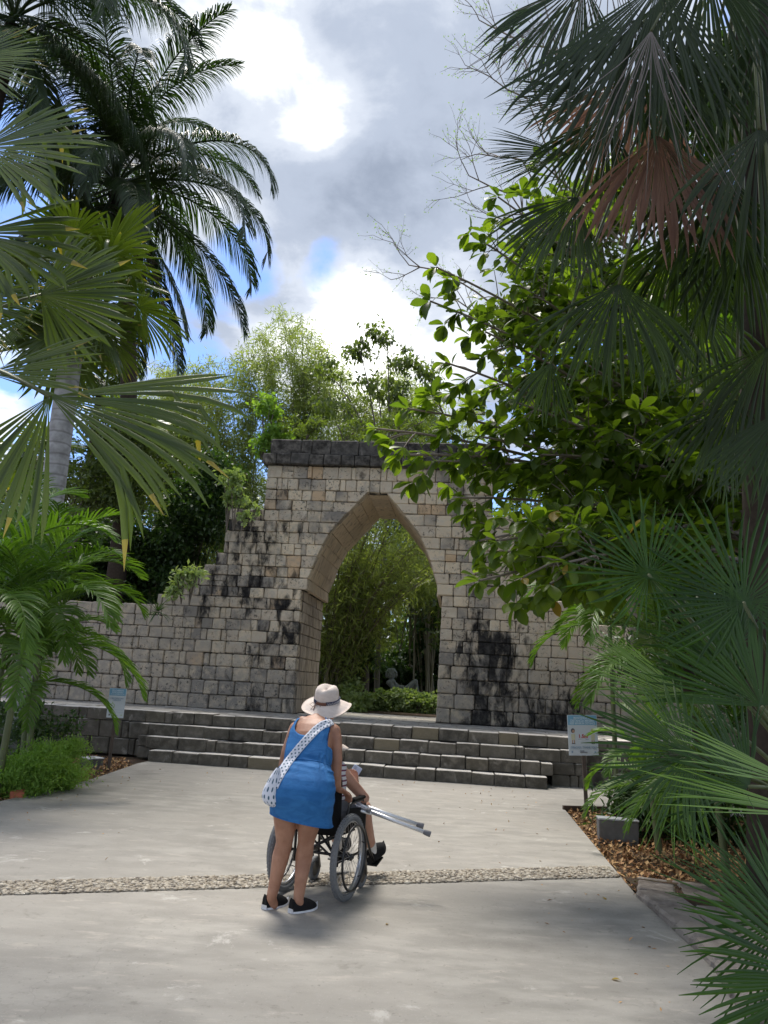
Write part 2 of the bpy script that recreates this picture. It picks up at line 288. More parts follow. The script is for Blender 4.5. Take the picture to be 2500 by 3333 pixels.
# stones ----------------------------------------------------------------
def hexa(c8,b=.012,jit=.006):
    """chamfered hexahedron; c8 indexed [i*4+j*2+k], i along width, j along depth, k up"""
    c=[Vector(p)+Vector((random.uniform(-jit,jit),random.uniform(-jit,jit),random.uniform(-jit,jit))) for p in c8]
    nb={}
    for i in range(2):
        for j in range(2):
            for k in range(2):
                q=i*4+j*2+k; nb[q]=((1-i)*4+j*2+k, i*4+(1-j)*2+k, i*4+j*2+1-k)
    vs=[];ix={}
    for q in range(8):
        es=[]
        for a in range(3):
            d=c[nb[q][a]]-c[q]; es.append(d.normalized()*min(b*random.uniform(.7,1.5),d.length*.3))
        for a in range(3):                      # vertex lying in the face normal to axis a
            o=[es[m] for m in range(3) if m!=a]; ix[(q,a)]=len(vs); vs.append(c[q]+o[0]+o[1])
    fs=[]
    def q_(i,j,k): return i*4+j*2+k
    for i in (0,1):
        f=[q_(i,0,0),q_(i,1,0),q_(i,1,1),q_(i,0,1)]; f=f[::-1] if i==0 else f
        fs.append([ix[(x,0)] for x in f])
        f=[q_(0,i,0),q_(1,i,0),q_(1,i,1),q_(0,i,1)]; f=f if i==0 else f[::-1]
        fs.append([ix[(x,1)] for x in f])
        f=[q_(0,0,i),q_(1,0,i),q_(1,1,i),q_(0,1,i)]; f=f[::-1] if i==0 else f
        fs.append([ix[(x,2)] for x in f])
    cen=sum(vs,Vector())/len(vs)
    ext=[]
    for a in range(3):
        o=[m for m in range(3) if m!=a]
        for s0 in (0,1):
            for s1 in (0,1):
                def idx(t_):
                    e=[0,0,0]; e[a]=t_; e[o[0]]=s0; e[o[1]]=s1; return q_(*e)
                p,q=idx(0),idx(1); ext.append([ix[(p,o[0])],ix[(q,o[0])],ix[(q,o[1])],ix[(p,o[1])]])
    for q in range(8): ext.append([ix[(q,0)],ix[(q,1)],ix[(q,2)]])
    ext=fs+ext; fs=[]
    for f in ext:
        n=(vs[f[1]]-vs[f[0]]).cross(vs[f[2]]-vs[f[0]]); m=sum((vs[x] for x in f),Vector())/len(f)-cen
        fs.append(f if n.dot(m)>0 else f[::-1])
    return vs,fs
def stones(lst,name,mat,parent,limit=300,key=None):
    """lst: list of 8-corner tuples in parent space. The first `limit` by key become parts, the rest one part of kind stuff"""
    if key: lst=sorted(lst,key=key)
    for c8,b in lst[:limit]:
        mb=MB(); mb.add(*hexa(c8,b)); mb.build(name,mat,parent)
    if len(lst)>limit:
        mb=MB()
        for c8,b in lst[limit:]: mb.add(*hexa(c8,b))
        o=mb.build(name+'s',mat,parent); o['kind']='stuff'
# leaf clouds --------------------------------------------------------------
def leafcloud(name,pos,mat,parent=None,ln=.1,wd=.045,down=.3,flat=.5,rng=RNG,dirs=None,lj=.35,curl=.12):
    n=len(pos); d=rng.normal(size=(n,3)) if dirs is None else dirs+rng.normal(size=(n,3))*.35
    d[:,2]-=down*np.abs(rng.normal(size=n))*1.6; d/=np.linalg.norm(d,axis=1)[:,None]
    u=rng.normal(size=(n,3))*(1-flat)+np.array([0,0,flat*2]); s=np.cross(d,u); s/=np.linalg.norm(s,axis=1)[:,None]+1e-9; nn=np.cross(s,d)
    l=(ln*(1+lj*rng.uniform(-1,1,n)))[:,None]; w=(wd*(1+lj*rng.uniform(-1,1,n)))[:,None]
    v=np.empty((n,4,3)); v[:,0]=pos; v[:,1]=pos+d*l*.45+s*w*.5+nn*w*curl; v[:,2]=pos+d*l-nn*l*curl; v[:,3]=pos+d*l*.45-s*w*.5+nn*w*curl
    base=np.arange(n)[:,None]*4; f=np.concatenate([base+[0,1,2],base+[0,2,3]],1).reshape(-1,3)
    return npmesh(name,v.reshape(-1,3),f,mat,parent,np.repeat(rng.uniform(0,1,n),2))
def npmesh(name,v,f,mat,parent=None,var=None,smooth=False):
    me=bpy.data.meshes.new(name); nf,k=f.shape
    me.vertices.add(len(v)); me.vertices.foreach_set('co',np.asarray(v,dtype=np.float32).ravel())
    me.loops.add(nf*k); me.loops.foreach_set('vertex_index',f.astype(np.int32).ravel())
    me.polygons.add(nf); me.polygons.foreach_set('loop_start',np.arange(nf,dtype=np.int32)*k); me.polygons.foreach_set('loop_total',np.full(nf,k,dtype=np.int32))
    if var is not None:
        a=me.attributes.new('var','FLOAT','FACE'); a.data.foreach_set('value',np.asarray(var,dtype=np.float32))
    if smooth: me.polygons.foreach_set('use_smooth',np.ones(nf,dtype=bool))
    me.materials.append(mat); me.update(); me.validate(); return link(name,me,parent)
def blobpts(blobs,n,shell=.55,rng=RNG,clump=.0,nc=0):
    """points in ellipsoids (cx,cy,cz,rx,ry,rz); with nc, points gather in clumps that leave gaps"""
    vol=np.array([b[3]*b[4]*b[5] for b in blobs])**.7; vol/=vol.sum(); out=[]
    for b,p in zip(blobs,vol):
        m=max(4,int(n*p)); c=np.array(b[:3]); r=np.array(b[3:6])
        def sh(k):
            d=rng.normal(size=(k,3)); d/=np.linalg.norm(d,axis=1)[:,None]; q=rng.uniform(shell**3,1,k)**(1/3); return c+d*q[:,None]*r
        if nc:
            k=max(3,int(nc*p)); cc=sh(k); sz=rng.uniform(.5,1.4,k)*clump; ix=rng.integers(0,k,m); g=rng.normal(size=(m,3))*[1,1,.6]; out.append(cc[ix]+g*sz[ix][:,None])
        else: out.append(sh(m))
    return np.concatenate(out)
def bez(p0,p1,p2,n=8): 
    return [Vector(p0)*(1-t)**2+Vector(p1)*2*t*(1-t)+Vector(p2)*t*t for t in [i/n for i in range(n+1)]]
# feather frond ------------------------------------------------------------
def frond_mesh(name,L,el,bend,nl,ll,mat,seed,droop=.5,vee=.5,lw=.03,wild=.1,dirs=False):
    rng=np.random.default_rng(seed); pts=[np.zeros(3)]; e=el; K=18
    for i in range(K):
        pts.append(pts[-1]+np.array([math.cos(e),rng.normal()*.01,math.sin(e)])*L/K); e-=bend/K*(.4+1.2*i/K)
    pts=np.array(pts); V=[];Fq=[];var=[]
    def P(s): 
        x=s*K; i=min(int(x),K-1); return pts[i]*(1-(x-i))+pts[i+1]*(x-i), (pts[i+1]-pts[i])/np.linalg.norm(pts[i+1]-pts[i])
    for j in range(nl):
        s=.14+.86*(j+.5)/nl
        for sd in (-1,1):
            p,t=P(min(.999,s+rng.uniform(-.006,.006))); side=np.array([0,1.,0])*sd; up=np.cross(t,np.array([0,1.,0])); up=-up if up[2]<0 else up
            prof=math.sin(PI*min(1,(.12+s*.86)))**.55; l=ll*max(.28,prof)*(1+rng.uniform(-.12,.12))
            an=math.radians(62-30*s)+rng.normal()*wild; d=t*math.cos(an)+side*math.sin(an)*math.cos(vee)+up*math.sin(an)*math.sin(vee)*(1+rng.normal()*wild*2)
            w=lw*(1+rng.uniform(-.2,.2)); nrm=np.cross(d,t); nrm/=np.linalg.norm(nrm)+1e-9; q=p.copy(); b=len(V); wd=np.cross(nrm,d); 
            segs=4; dd=d/np.linalg.norm(d)
            for k in range(segs+1):
                u=k/segs; ww=w*(math.sin(PI*(.15+.85*u))**.7 if u<1 else .05)*.5
                V.append(q+wd*ww); V.append(q+nrm*ww*.5); V.append(q-wd*ww)
                dd=dd+np.array([0,0,-1])*droop*l*.55*(.4+u); dd/=np.linalg.norm(dd); q=q+dd*l/segs
            vv=rng.uniform(0,.92)
            for k in range(segs):
                a=b+k*3; Fq+= [(a,a+1,a+4,a+3),(a+1,a+2,a+5,a+4)]; var+=[vv,vv]
    # rachis
    b=len(V); n=5
    for i,p in enumerate(pts):
        r=.028*L/4*(1-.85*i/K)+.004
        for k in range(n): V.append(p+np.array([0,math.cos(2*PI*k/n),math.sin(2*PI*k/n)])*r)
    for i in range(K):
        for k in range(n): Fq.append((b+i*n+k,b+i*n+(k+1)%n,b+(i+1)*n+(k+1)%n,b+(i+1)*n+k)); var.append(.95 if mat in () else .85)
    o=npmesh(name,np.array(V),np.array(Fq),mat,None,var); me=o.data; bpy.data.objects.remove(o); return me
_F={}
def fronds(kind):
    if kind in _F: return _F[kind]
    if kind=='royal':
        r=[frond_mesh('frond',5.2,math.radians(e),b*1.08,140,1.1,MT['feather'],i,1.15,.4,.031) for i,(e,b) in enumerate([(78,1.4),(60,2.1),(45,2.3),(28,2.2),(8,1.8),(-15,1.2),(-48,.5)])]
    elif kind=='royaldry': r=[frond_mesh('dry_frond',3.6,math.radians(-58),.5,60,.6,MT['palmdry'],31,.9,.2,.035,.4)]
    elif kind=='areca':
        r=[frond_mesh('frond',2.1,math.radians(e),b,38,.50,MT['feather_areca'],i+9,.9,.55,.036) for i,(e,b) in enumerate([(80,1.5),(66,2.0),(48,2.3),(25,2.0),(5,1.6)])]
    _F[kind]=r; return r
def trunk(mb,p0,p1,r0,r1,n=14,segs=10,bow=(0,0,0),flare=.0):
    p0=Vector(p0);p1=Vector(p1); mid=(p0+p1)/2+Vector(bow); pts=bez(p0,mid,p1,segs); mb.tube(pts,[r0+(r1-r0)*i/segs+flare*max(0,1-i/segs*4)**2 for i in range(segs+1)],n)
def feather_palm(base,top,r0,r1,kind,n,label,group=None,dry=0,tmat='ptrunk',rz0=0,scale=1.,elr=(0,7),name='feather_palm',bow=(0,0,0)):
    base=Vector(base); top=Vector(top)-base; R=empty(name,base); tag(R,label,'palm tree',group)
    mb=MB(); trunk(mb,(0,0,-.3),top,r0,r1,bow=bow,flare=r0*.5); mb.build('trunk',MT[tmat],R,True)
    F=fronds(kind)
    for i in range(n):
        q=i/max(1,n-1); k=min(len(F)-1,int(elr[0]+q*(elr[1]-elr[0]))); o=link('frond',F[k],R); o.location=top+Vector((0,0,(1-q)*.5*scale)); a=rz0+i*2.39996
        s=scale*random.uniform(.88,1.1); o.rotation_euler=(random.uniform(-.12,.12),random.uniform(-.1,.1),a); o.scale=(s,s,s)
    for i in range(dry):
        o=link('dry_frond',fronds('royaldry')[0],R); o.location=top-Vector((0,0,.2)); o.rotation_euler=(0,random.uniform(-.2,.1),i*2.1+.4); o.scale=(scale*.9,)*3
    return R
# fan leaf -------------------------------------------------------------------
def fan_leaf(name,hub,d,up,R,mat,parent=None,spread=150,nseg=44,split=.5,droop=.5,seed=0,pet=None,fold=.09,curlt=.0,wfac=1.,petr=.012,hang=0.):
    """hub world pos; d = midrib direction; up = blade normal; radial pleated segments that split and hang at the tips"""
    rng=np.random.default_rng(seed+5); hub=np.array(hub,float); d=np.array(d,float); d/=np.linalg.norm(d); up=np.array(up,float); up-=d*(up@d); up/=np.linalg.norm(up); sd=np.cross(d,up)
    V=[];F=[];var=[]; sp=math.radians(spread); K=7
    for i in range(nseg):
        a=-sp+2*sp*(i+.5)/nseg; da=sp/nseg*1.02*wfac; al=a+rng.normal()*.02
        r=R*(.72+.28*math.cos(a*.55))*(1+rng.uniform(-.2,.06)); dr=droop*max(.2,1+rng.normal()*.4); sdrift=rng.normal()*.05; tw=rng.normal()*.25; vv=rng.uniform(0,.9); kink=rng.uniform(.45,.8) if rng.uniform()<hang else 2
        dd=d*math.cos(al)+sd*math.sin(al)+up*.06*math.cos(3*a); dd/=np.linalg.norm(dd); q=hub+dd*.01; b=len(V); acc=0
        for k in range(K+1):
            u=k/K
            if u<=split: w=r*u*math.tan(da)
            else: w=r*split*math.tan(da)*(1+.35*(u-split)/(1-split))*(1-((u-split)/(1-split))**2.6)*.98+.0008
            w=max(w,.0012); lat=np.cross(up,dd); lat/=np.linalg.norm(lat)+1e-9; un=np.cross(dd,lat)
            if u>split: lat2=lat*math.cos(tw*(u-split)*2)+un*math.sin(tw*(u-split)*2)
            else: lat2=lat
            V.append(q+lat2*w); V.append(q+un*(w*.9+.0)*(fold*10)*.6); V.append(q-lat2*w)
            g=droop_g=dr*(u**1.6)*.75/K*3
            if u>kink: g+=1.1
            dd=dd+np.array([0,0,-1.])*g+(lat*sdrift*(1 if u>split else 0)); dd/=np.linalg.norm(dd); q=q+dd*r/K
        for k in range(K):
            a0=b+k*3; F+=[(a0,a0+1,a0+4,a0+3),(a0+1,a0+2,a0+5,a0+4)]; x=vv if k<K-1 else (min(1,vv+.35) if rng.uniform()<.5 else vv); var+=[x,x]
    o=npmesh(name,np.array(V),np.array(F),mat,parent,var)
    if pet is not None:
        mb=MB(); h=Vector(hub); p=Vector(pet); mid=(h+p)/2+Vector((0,0,.12*(h-p).length)); mb.tube(bez(p,mid,h,6),[petr*1.6,petr*1.5,petr*1.4,petr*1.3,petr*1.2,petr*1.1,petr],6)
        mb.build('stalk',MT['rachis'],o if parent is not None else o,True)
    return o
def fan_palm(name,base,top,leaves,mat,label,r=.11,tm='darkbark',group=None,cat='palm tree',rel=True):
    """leaves: (hub, dir, up, R, kw)"""
    R=empty(name,base); tag(R,label,cat,group); B=Vector(base); T=Vector(top)
    mb=MB(); trunk(mb,(0,0,-.3),T-B,r*1.15,r,10,8,flare=r*.3); mb.build('trunk',MT[tm],R,True)
    for i,l in enumerate(leaves):
        hub,d,up,rad=l[:4]; kw=dict(l[4]) if len(l)>4 else {}; m=kw.pop('mat',mat)
        fan_leaf('dead_leaf' if m is MT['dead'] else 'leaf',Vector(hub)-B,d,up,rad,m,R,seed=kw.pop('seed',i*7+int(abs(B.x)*100)),pet=T-B,**kw)
    return R
def fan_crown(T,n,R,rng,pet=.8,el0=70,el1=-60,**kw):
    out=[]; T=Vector(T)
    for i in range(n):
        a=i*2.39996+rng.uniform(-.2,.2); e=math.radians(el0+(el1-el0)*(i/max(1,n-1)))+rng.uniform(-.1,.1); dv=Vector((math.cos(a)*math.cos(e),math.sin(a)*math.cos(e),math.sin(e)))
        hub=T+dv*pet*rng.uniform(.8,1.1)+Vector((0,0,.05)); nd=Vector((dv.x,dv.y,dv.z-.35)).normalized(); up=Vector((0,0,1))*math.cos(e)+Vector((-math.cos(a),-math.sin(a),0))*math.sin(e)
        out.append((hub,nd,up+Vector((rng.uniform(-.2,.2),rng.uniform(-.2,.2),.1)),R*rng.uniform(.85,1.1),kw))
    return out
# trees --------------------------------------------------------------------
def branchy(mb,p,d,L,r,depth,rng,spread=.6,tips=None,grav=0.,segs=4,k=3):
    pts=[Vector(p)]; dd=Vector(d).normalized()
    for i in range(segs):
        dd=(dd+Vector((rng.uniform(-1,1),rng.uniform(-1,1),rng.uniform(-1,1)))*.17+Vector((0,0,grav))).normalized(); pts.append(pts[-1]+dd*L/segs)
    mb.tube(pts,[r*(1-.5*i/segs) for i in range(segs+1)],6 if r>.015 else 4,cap=False)
    if depth==0:
        if tips is not None: tips.append((pts[-1],dd)); tips.append((pts[len(pts)//2],dd))
        return
    for j in range(k):
        t=rng.uniform(.45,1.) if j else 1.; q=pts[min(segs,int(t*segs))]; ax=dd.orthogonal().normalized(); ax.rotate(Matrix.Rotation(rng.uniform(0,2*PI),3,dd)); nd=(dd+ax*spread*rng.uniform(.6,1.4)).normalized()
        branchy(mb,q,nd,L*rng.uniform(.6,.8),r*.55,depth-1,rng,spread,tips,grav,segs,k)
def tree(name,base,h,blobs,nleaf,label,mat='tree',r=.12,ln=.1,wd=.05,nc=120,clump=.22,down=.3,group=None,cat='tree',bark='bark',seed=0,shell=.3,limbs=7,lean=(0,0)):
    base=Vector(base); R=empty(name,base); tag(R,label,cat,group); rng=random.Random(seed); g=np.random.default_rng(seed+100)
    bl=[(b[0]-base.x,b[1]-base.y,b[2]-base.z,*b[3:6]) for b in blobs]
    mb=MB(); top=Vector((lean[0],lean[1],h)); trunk(mb,(0,0,-.2),top,r,r*.6,10,8,bow=(rng.uniform(-.2,.2),rng.uniform(-.2,.2),0),flare=r*.4); mb.build('trunk',MT[bark],R,True)
    mb=MB()
    for i in range(limbs):
        b=bl[i%len(bl)]; c=Vector(b[:3])+Vector((rng.uniform(-.6,.6)*b[3],rng.uniform(-.6,.6)*b[4],rng.uniform(-.3,.7)*b[5])); s=top*rng.uniform(.6,1.)
        pts=bez(s,(s+c)/2+Vector((0,0,.25*(c-s).length)),c,6); mb.tube(pts,[r*.45*(1-.12*k) for k in range(7)],6)
        for _ in range(3): q=pts[rng.randint(2,6)]; branchy(mb,q,Vector((rng.uniform(-1,1),rng.uniform(-1,1),rng.uniform(-.2,.9))),min(b[3],b[5])*.55,r*.15,1,rng)
    mb.build('limbs',MT[bark],R,True)
    leafcloud('crown',blobpts(bl,nleaf,shell,g,clump,nc),MT[mat],R,ln,wd,down,.45,g)
    return R
def bush(name,blobs,n,label,mat='bush',ln=.07,wd=.04,nc=80,clump=.1,group=None,cat='bush',seed=0,down=.1,stems=True,shell=.4):
    b0=blobs[0]; zb=min(b[2]-b[5] for b in blobs); base=Vector((b0[0],b0[1],max(zb,0))); R=empty(name,base); tag(R,label,cat,group); g=np.random.default_rng(seed+500); rng=random.Random(seed)
    bl=[(b[0]-base.x,b[1]-base.y,b[2]-base.z,*b[3:6]) for b in blobs]
    if stems:
        mb=MB()
        for b in bl:
            for _ in range(5): 
                c=Vector(b[:3])+Vector((rng.uniform(-.7,.7)*b[3],rng.uniform(-.7,.7)*b[4],rng.uniform(0,.7)*b[5])); s=Vector((b[0]*.8,b[1]*.8,-.1)); mb.tube(bez(s,(s+c)/2+Vector((0,0,.1)),c,4),.012,5)
        mb.build('stems',MT['bark'],R)['kind']='stuff'
    leafcloud('foliage',blobpts(bl,n,shell,g,clump,nc),MT[mat],R,ln,wd,down,.5,g); return R

# ================================================================== SETTING
def sheet(name,pts,z,mat,kind='structure',thick=0):
    mb=MB(); n=len(pts); mb.add([(p[0],p[1],z) for p in pts],[tuple(range(n))]); 
    if thick: mb.add([(p[0],p[1],z) for p in pts]+[(p[0],p[1],z-thick) for p in pts],[(i,i+n,(i+1)%n+n,(i+1)%n) for i in range(n)])
    o=mb.build(name,mat); o['kind']=kind; return o
sheet('ground',[(-400,-400),(400,-400),(400,400),(-400,400)],-.03,MT['soil'])
path=[(-4.3,-6),(1.6,-6),(1.75,2.5),(1.92,4.15),(2.05,4.93),(2.12,6.39),(2.21,7.19),(2.36,8.5),(2.64,10.9),(7.5,11.3),(7.5,15.2),(-3.6,15.2),(-3.82,13.3),(-3.8,11.6),(-3.83,10.54),(-4.05,9.0),(-4.3,7.5)]
sheet('path',path,.02,MT['path'],thick=.06)
def band_y(x): return 5.02+(x+4.28)*.342
band=[(-4.28,band_y(-4.28)-.17),(2.17,band_y(2.17)-.20),(2.21,band_y(2.21)+.20),(-4.28,band_y(-4.28)+.17)]
sheet('pebble_strip',band,.024,MT['band'])
def pebbles(name,n,fpos,size,mat,z,kind='stuff',label=None,cat=None):
    g=np.random.default_rng(3); t=(1+5**.5)/2
    iv=np.array([(-1,t,0),(1,t,0),(-1,-t,0),(1,-t,0),(0,-1,t),(0,1,t),(0,-1,-t),(0,1,-t),(t,0,-1),(t,0,1),(-t,0,-1),(-t,0,1)])/1.9
    fi=np.array([(0,11,5),(0,5,1),(0,1,7),(0,7,10),(0,10,11),(1,5,9),(5,11,4),(11,10,2),(10,7,6),(7,1,8),(3,9,4),(3,4,2),(3,2,6),(3,6,8),(3,8,9),(4,9,5),(2,4,11),(6,2,10),(8,6,7),(9,8,1)])
    P=fpos(g,n); sz=size*g.uniform(.5,1.3,(n,1))*np.column_stack([g.uniform(.7,1.4,n),g.uniform(.7,1.2,n),g.uniform(.35,.7,n)]); an=g.uniform(0,6.28,n)
    V=iv[None]*sz[:,None]*(1+g.normal(size=(n,12,1))*.12); x=V[...,0]*np.cos(an)[:,None]-V[...,1]*np.sin(an)[:,None]; y=V[...,0]*np.sin(an)[:,None]+V[...,1]*np.cos(an)[:,None]
    V=np.stack([x,y,V[...,2]],-1)+P[:,None]+[0,0,z]; Fc=(np.arange(n)[:,None,None]*12+fi[None]).reshape(-1,3)
    o=npmesh(name,V.reshape(-1,3),Fc,mat,None,np.repeat(g.uniform(0,1,n),20),True); tag(o,label,cat,None,kind); return o
def fb(g,n):
    x=g.uniform(-4.25,2.18,n); return np.column_stack([x,band_y(x)+g.uniform(-.17,.17,n)*(1+.15*(x+4)/6),np.zeros(n)])
pebbles('pebbles',7500,fb,.017,MT['pebbles'],.026,label='band of small cream and brown pebbles set across the concrete path',cat='pebbles')
# wall frame
WTH=math.radians(6.5); WO=gz(1184,2338,.8); wu=Vector((math.cos(WTH),-math.sin(WTH),0)); wn=Vector((math.sin(WTH),math.cos(WTH),0))
def w2(x,y,z): return WO+wu*x+wn*y+Vector((0,0,z-.8))          # wall frame (z absolute) -> world
def toW(p): q=Vector(p)-WO; return q.dot(wu),q.dot(wn),p[2]
gate=empty('arched_gateway',WO,-WTH); tag(gate,'weathered limestone block wall with stepped sides and a tall pointed archway','gateway')
def HW(v):
    pr=[(0,1.51),(2.649,1.54),(2.65,1.43),(2.9,1.42),(3.5,1.22),(3.98,1.0),(4.5,.56),(4.9,.21),(4.901,0),(9,0)]
    for (a,b),(c,d) in zip(pr,pr[1:]):
        if v<=c: return b+(d-b)*(v-a)/(c-a)
    return 0
CV=[0,.30,.60,.90,1.18,1.45,1.70,1.94,2.18,2.42,2.65,2.9,3.13,3.4,3.66,3.92,4.17,4.43,4.66,4.9,5.17,5.47]
def UL(v):
    for t,u in ((2.18,-9),(2.42,-4.8),(2.9,-4.23),(3.13,-3.8),(3.4,-3.55),(3.92,-3.4),(4.43,-3.34)):
        if v<t: return u
    return -2.56
def UR(v):
    for t,u in ((2.18,9),(2.42,4.75),(2.65,4.2),(3.13,3.85),(3.66,3.6),(4.43,3.3)):
        if v<t: return u
    return 2.56
def quadblk(u0b,u1b,u0t,u1t,v0,v1,y0,y1,b=.014):
    return ([(u0b,y0,v0),(u0t,y0,v1),(u0b,y1,v0),(u0t,y1,v1),(u1b,y0,v0),(u1t,y0,v1),(u1b,y1,v0),(u1t,y1,v1)],b)
blk=[];core=MB(); rr=random.Random(5)
def widths(L,a,b):
    out=[];x=0
    while x<L-1e-6:
        w=rr.uniform(a,b) if rr.random()>.12 else rr.uniform(a*.45,a*.7)
        if L-x-w<a*.6: w=L-x
        out.append((x,x+w)); x+=w
    return out
for ci,(v0,v1) in enumerate(zip(CV,CV[1:])):
    g=.0045; hb,ht=HW(v0+.002),HW(v1-.002); vm=v0+.01; big=v0<1.4
    spans=[(UL(vm),-hb,-ht),(UR(vm),hb,ht)] if hb>0 else [(UL(vm),None,None)]
    for (uo,ub,ut) in spans:
        if ub is None: a,b_=UL(vm),UR(vm)
        else: a,b_=min(uo,ub),max(uo,ub)
        for x0,x1 in widths(b_-a,.22 if not big else .26,.37 if not big else .46):
            u0,u1=a+x0,a+x1; t0,t1=u0,u1
            if ub is not None:
                if abs(u0-ub)<1e-5: t0=ut
                if abs(u1-ub)<1e-5: t1=ut
            yo=rr.uniform(-.018,.014)+(.0 if rr.random()>.05 else -.02); s=rr.uniform(-.006,.006)
            if rr.random()<.05 and not big and abs(u0-(ub or 99))>.3 and abs(u1-(ub or 99))>.3:     # a course split in two thin stones
                vm2=(v0+v1)/2+rr.uniform(-.03,.03); blk.append(quadblk(u0+g,u1-g,t0+g,t1-g,v0+g,vm2-g,yo,.24,.01)); blk.append(quadblk(u0+g,u1-g,t0+g,t1-g,vm2+g,v1-g,yo+.01,.24,.01)); continue
            blk.append(quadblk(u0+g,u1-g,t0+g,t1-g,v0+g+s,v1-g+s*.5,yo,.24,.022 if big else .015))
        if ub is None: core.box(((a+b_)/2,1.4,(v0+v1)/2),(b_-a-.1,2.6,v1-v0))
        else:
            e=max(hb,ht)+.07; lo,hi=(uo+.04,-e) if uo<0 else (e,uo-.04); core.box(((lo+hi)/2,1.4,(v0+v1)/2),(hi-lo,2.6,v1-v0))
core.box((0,1.4,5.6),(4.9,2.4,.3)); core.box((0,1.4,5.9),(4.8,2.3,.34))
core.build('rubble_core',MT['mortar'],gate)
def seen(c):
    x=sum(p[0] for p in c[0])/8; return abs(x+.6)+(2.5 if x<-5.9 or x>4.6 else 0)
stones(blk,'block',MT['wall'],gate,300,seen)
cor=[]
for y,(za,zb,hw) in ((-.13,(5.475,5.725,2.66)),(-.03,(5.735,6.09,2.52))):
    for x0,x1 in widths(2*hw,.30 if za<5.6 else .38,.45 if za<5.6 else .75): cor.append(quadblk(-hw+x0+.005,-hw+x1-.005,-hw+x0+.005,-hw+x1-.005,za,zb+rr.uniform(-.012,.012),y+rr.uniform(-.012,.012),.45,.018))
    cor.append(quadblk(-hw+.005,-hw+.4,-hw+.005,-hw+.4,za,zb-.01,.46,2.7,.018)); cor.append(quadblk(hw-.4,hw-.005,hw-.4,hw-.005,za,zb-.01,.46,2.7,.018))
stones(cor,'cornice_block',MT['cornice'],gate)
# side faces of the upper wall
sid=[]
for v0,v1 in zip(CV[17:],CV[18:]):
    for s in (-1,1):
        for y0,y1 in widths(2.4,.5,.9):
            u=s*2.56; sid.append(quadblk(min(u,u-s*.2)+.004,max(u,u-s*.2)-.004,min(u,u-s*.2)+.004,max(u,u-s*.2)-.004,v0+.005,v1-.005,.25+y0+.004,.25+y1-.004))
stones(sid,'side_block',MT['wall'],gate)
jam=[];vau=[]
for v0,v1 in zip(CV,CV[1:]):
    if v1>2.66 or v0>2.6: continue
    for s in (-1,1):
        for y0,y1 in widths(2.45,.3,.62):
            ub,ut=s*HW(v0),s*HW(min(v1,2.648)); j=rr.uniform(-.008,.008); ob=s*1.75
            jam.append(([(ub-j,.25+y0+.005,v0+.006),(ut-j,.25+y0+.005,v1-.006),(ub-j,.25+y1-.005,v0+.006),(ut-j,.25+y1-.005,v1-.006),(ob,.25+y0+.005,v0+.006),(ob,.25+y0+.005,v1-.006),(ob,.25+y1-.005,v0+.006),(ob,.25+y1-.005,v1-.006)],.012))
stones(jam,'jamb_stone',MT['jamb'],gate)
vp=[(1.41,2.655),(1.42,2.9),(1.33,3.16),(1.22,3.5),(1.12,3.72),(1.0,3.98),(.79,4.23),(.56,4.5),(.39,4.69),(.21,4.9)]
for (a,va),(b,vb) in zip(vp,vp[1:]):
    nx,nz=(vb-va),(a-b); l=math.hypot(nx,nz); nx/=l; nz/=l                    # outward into the masonry
    for s in (-1,1):
        for y0,y1 in widths(2.45,.34,.85) if va>2.8 else widths(2.45,.25,.4):
            t=.2; j=rr.uniform(-.006,.006); y0+=.25;y1+=.25
            p=lambda x,z,y,o:(s*(x+nx*(o-j)),y,z+nz*(o-j))
            e=.004
            vau.append(([p(a,va+e,y0+e,0),p(b,vb-e,y0+e,0),p(a,va+e,y1-e,0),p(b,vb-e,y1-e,0),p(a,va+e,y0+e,t),p(b,vb-e,y0+e,t),p(a,va+e,y1-e,t),p(b,vb-e,y1-e,t)],.008))
for y0,y1 in widths(2.45,.55,.9):
    vau.append(quadblk(-.215,.215,-.215,.215,4.878,5.03,.25+y0+.004,.25+y1-.004,.008))
stones(vau,'vault_stone',MT['vault'],gate)
# ------------------------------------------------------------------ staircase and terrace
sy=toW(gz(1184,2532,0))[1]; stair=empty('stone_staircase',WO-Vector((0,0,.8)),-WTH); tag(stair,'four broad grey stone steps rising to the paved terrace before the archway','staircase')
def uG(px,py,z): return toW(gz(px,py,z))[0]
su=[(uG(452,2488,0),uG(1786,2580,0)),(uG(447,2440,.2),uG(1819,2545,.2)),(uG(380,2400,.4),uG(1933,2500,.4)),(-9.5,9.5)]
TR=.30; st=[]; sc_=MB()
for k,(a,b) in enumerate(su):
    y=sy+k*TR; z0=k*.2
    for x0,x1 in widths(b-a,.32,.62):
        yo=rr.uniform(-.018,.018); zt=rr.uniform(-.010,.008); st.append(quadblk(a+x0+.004,a+x1-.004,a+x0+.004,a+x1-.004,z0+.004,z0+.2+zt,y+yo,y+TR+.16,.010))
    sc_.box(((a+b)/2,(y+.06+(2.9 if k==3 else sy+4*TR))/2,z0+.095),(b-a-.06,(2.9 if k==3 else sy+4*TR)-y-.06,.19))
sc_.box((0,(sy+3*TR+.08+2.9)/2,.3),(18.9,2.9-(sy+3*TR+.08),.58))
sc_.build('rubble_fill',MT['mortar'],stair)
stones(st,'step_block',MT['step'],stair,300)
ret=[]
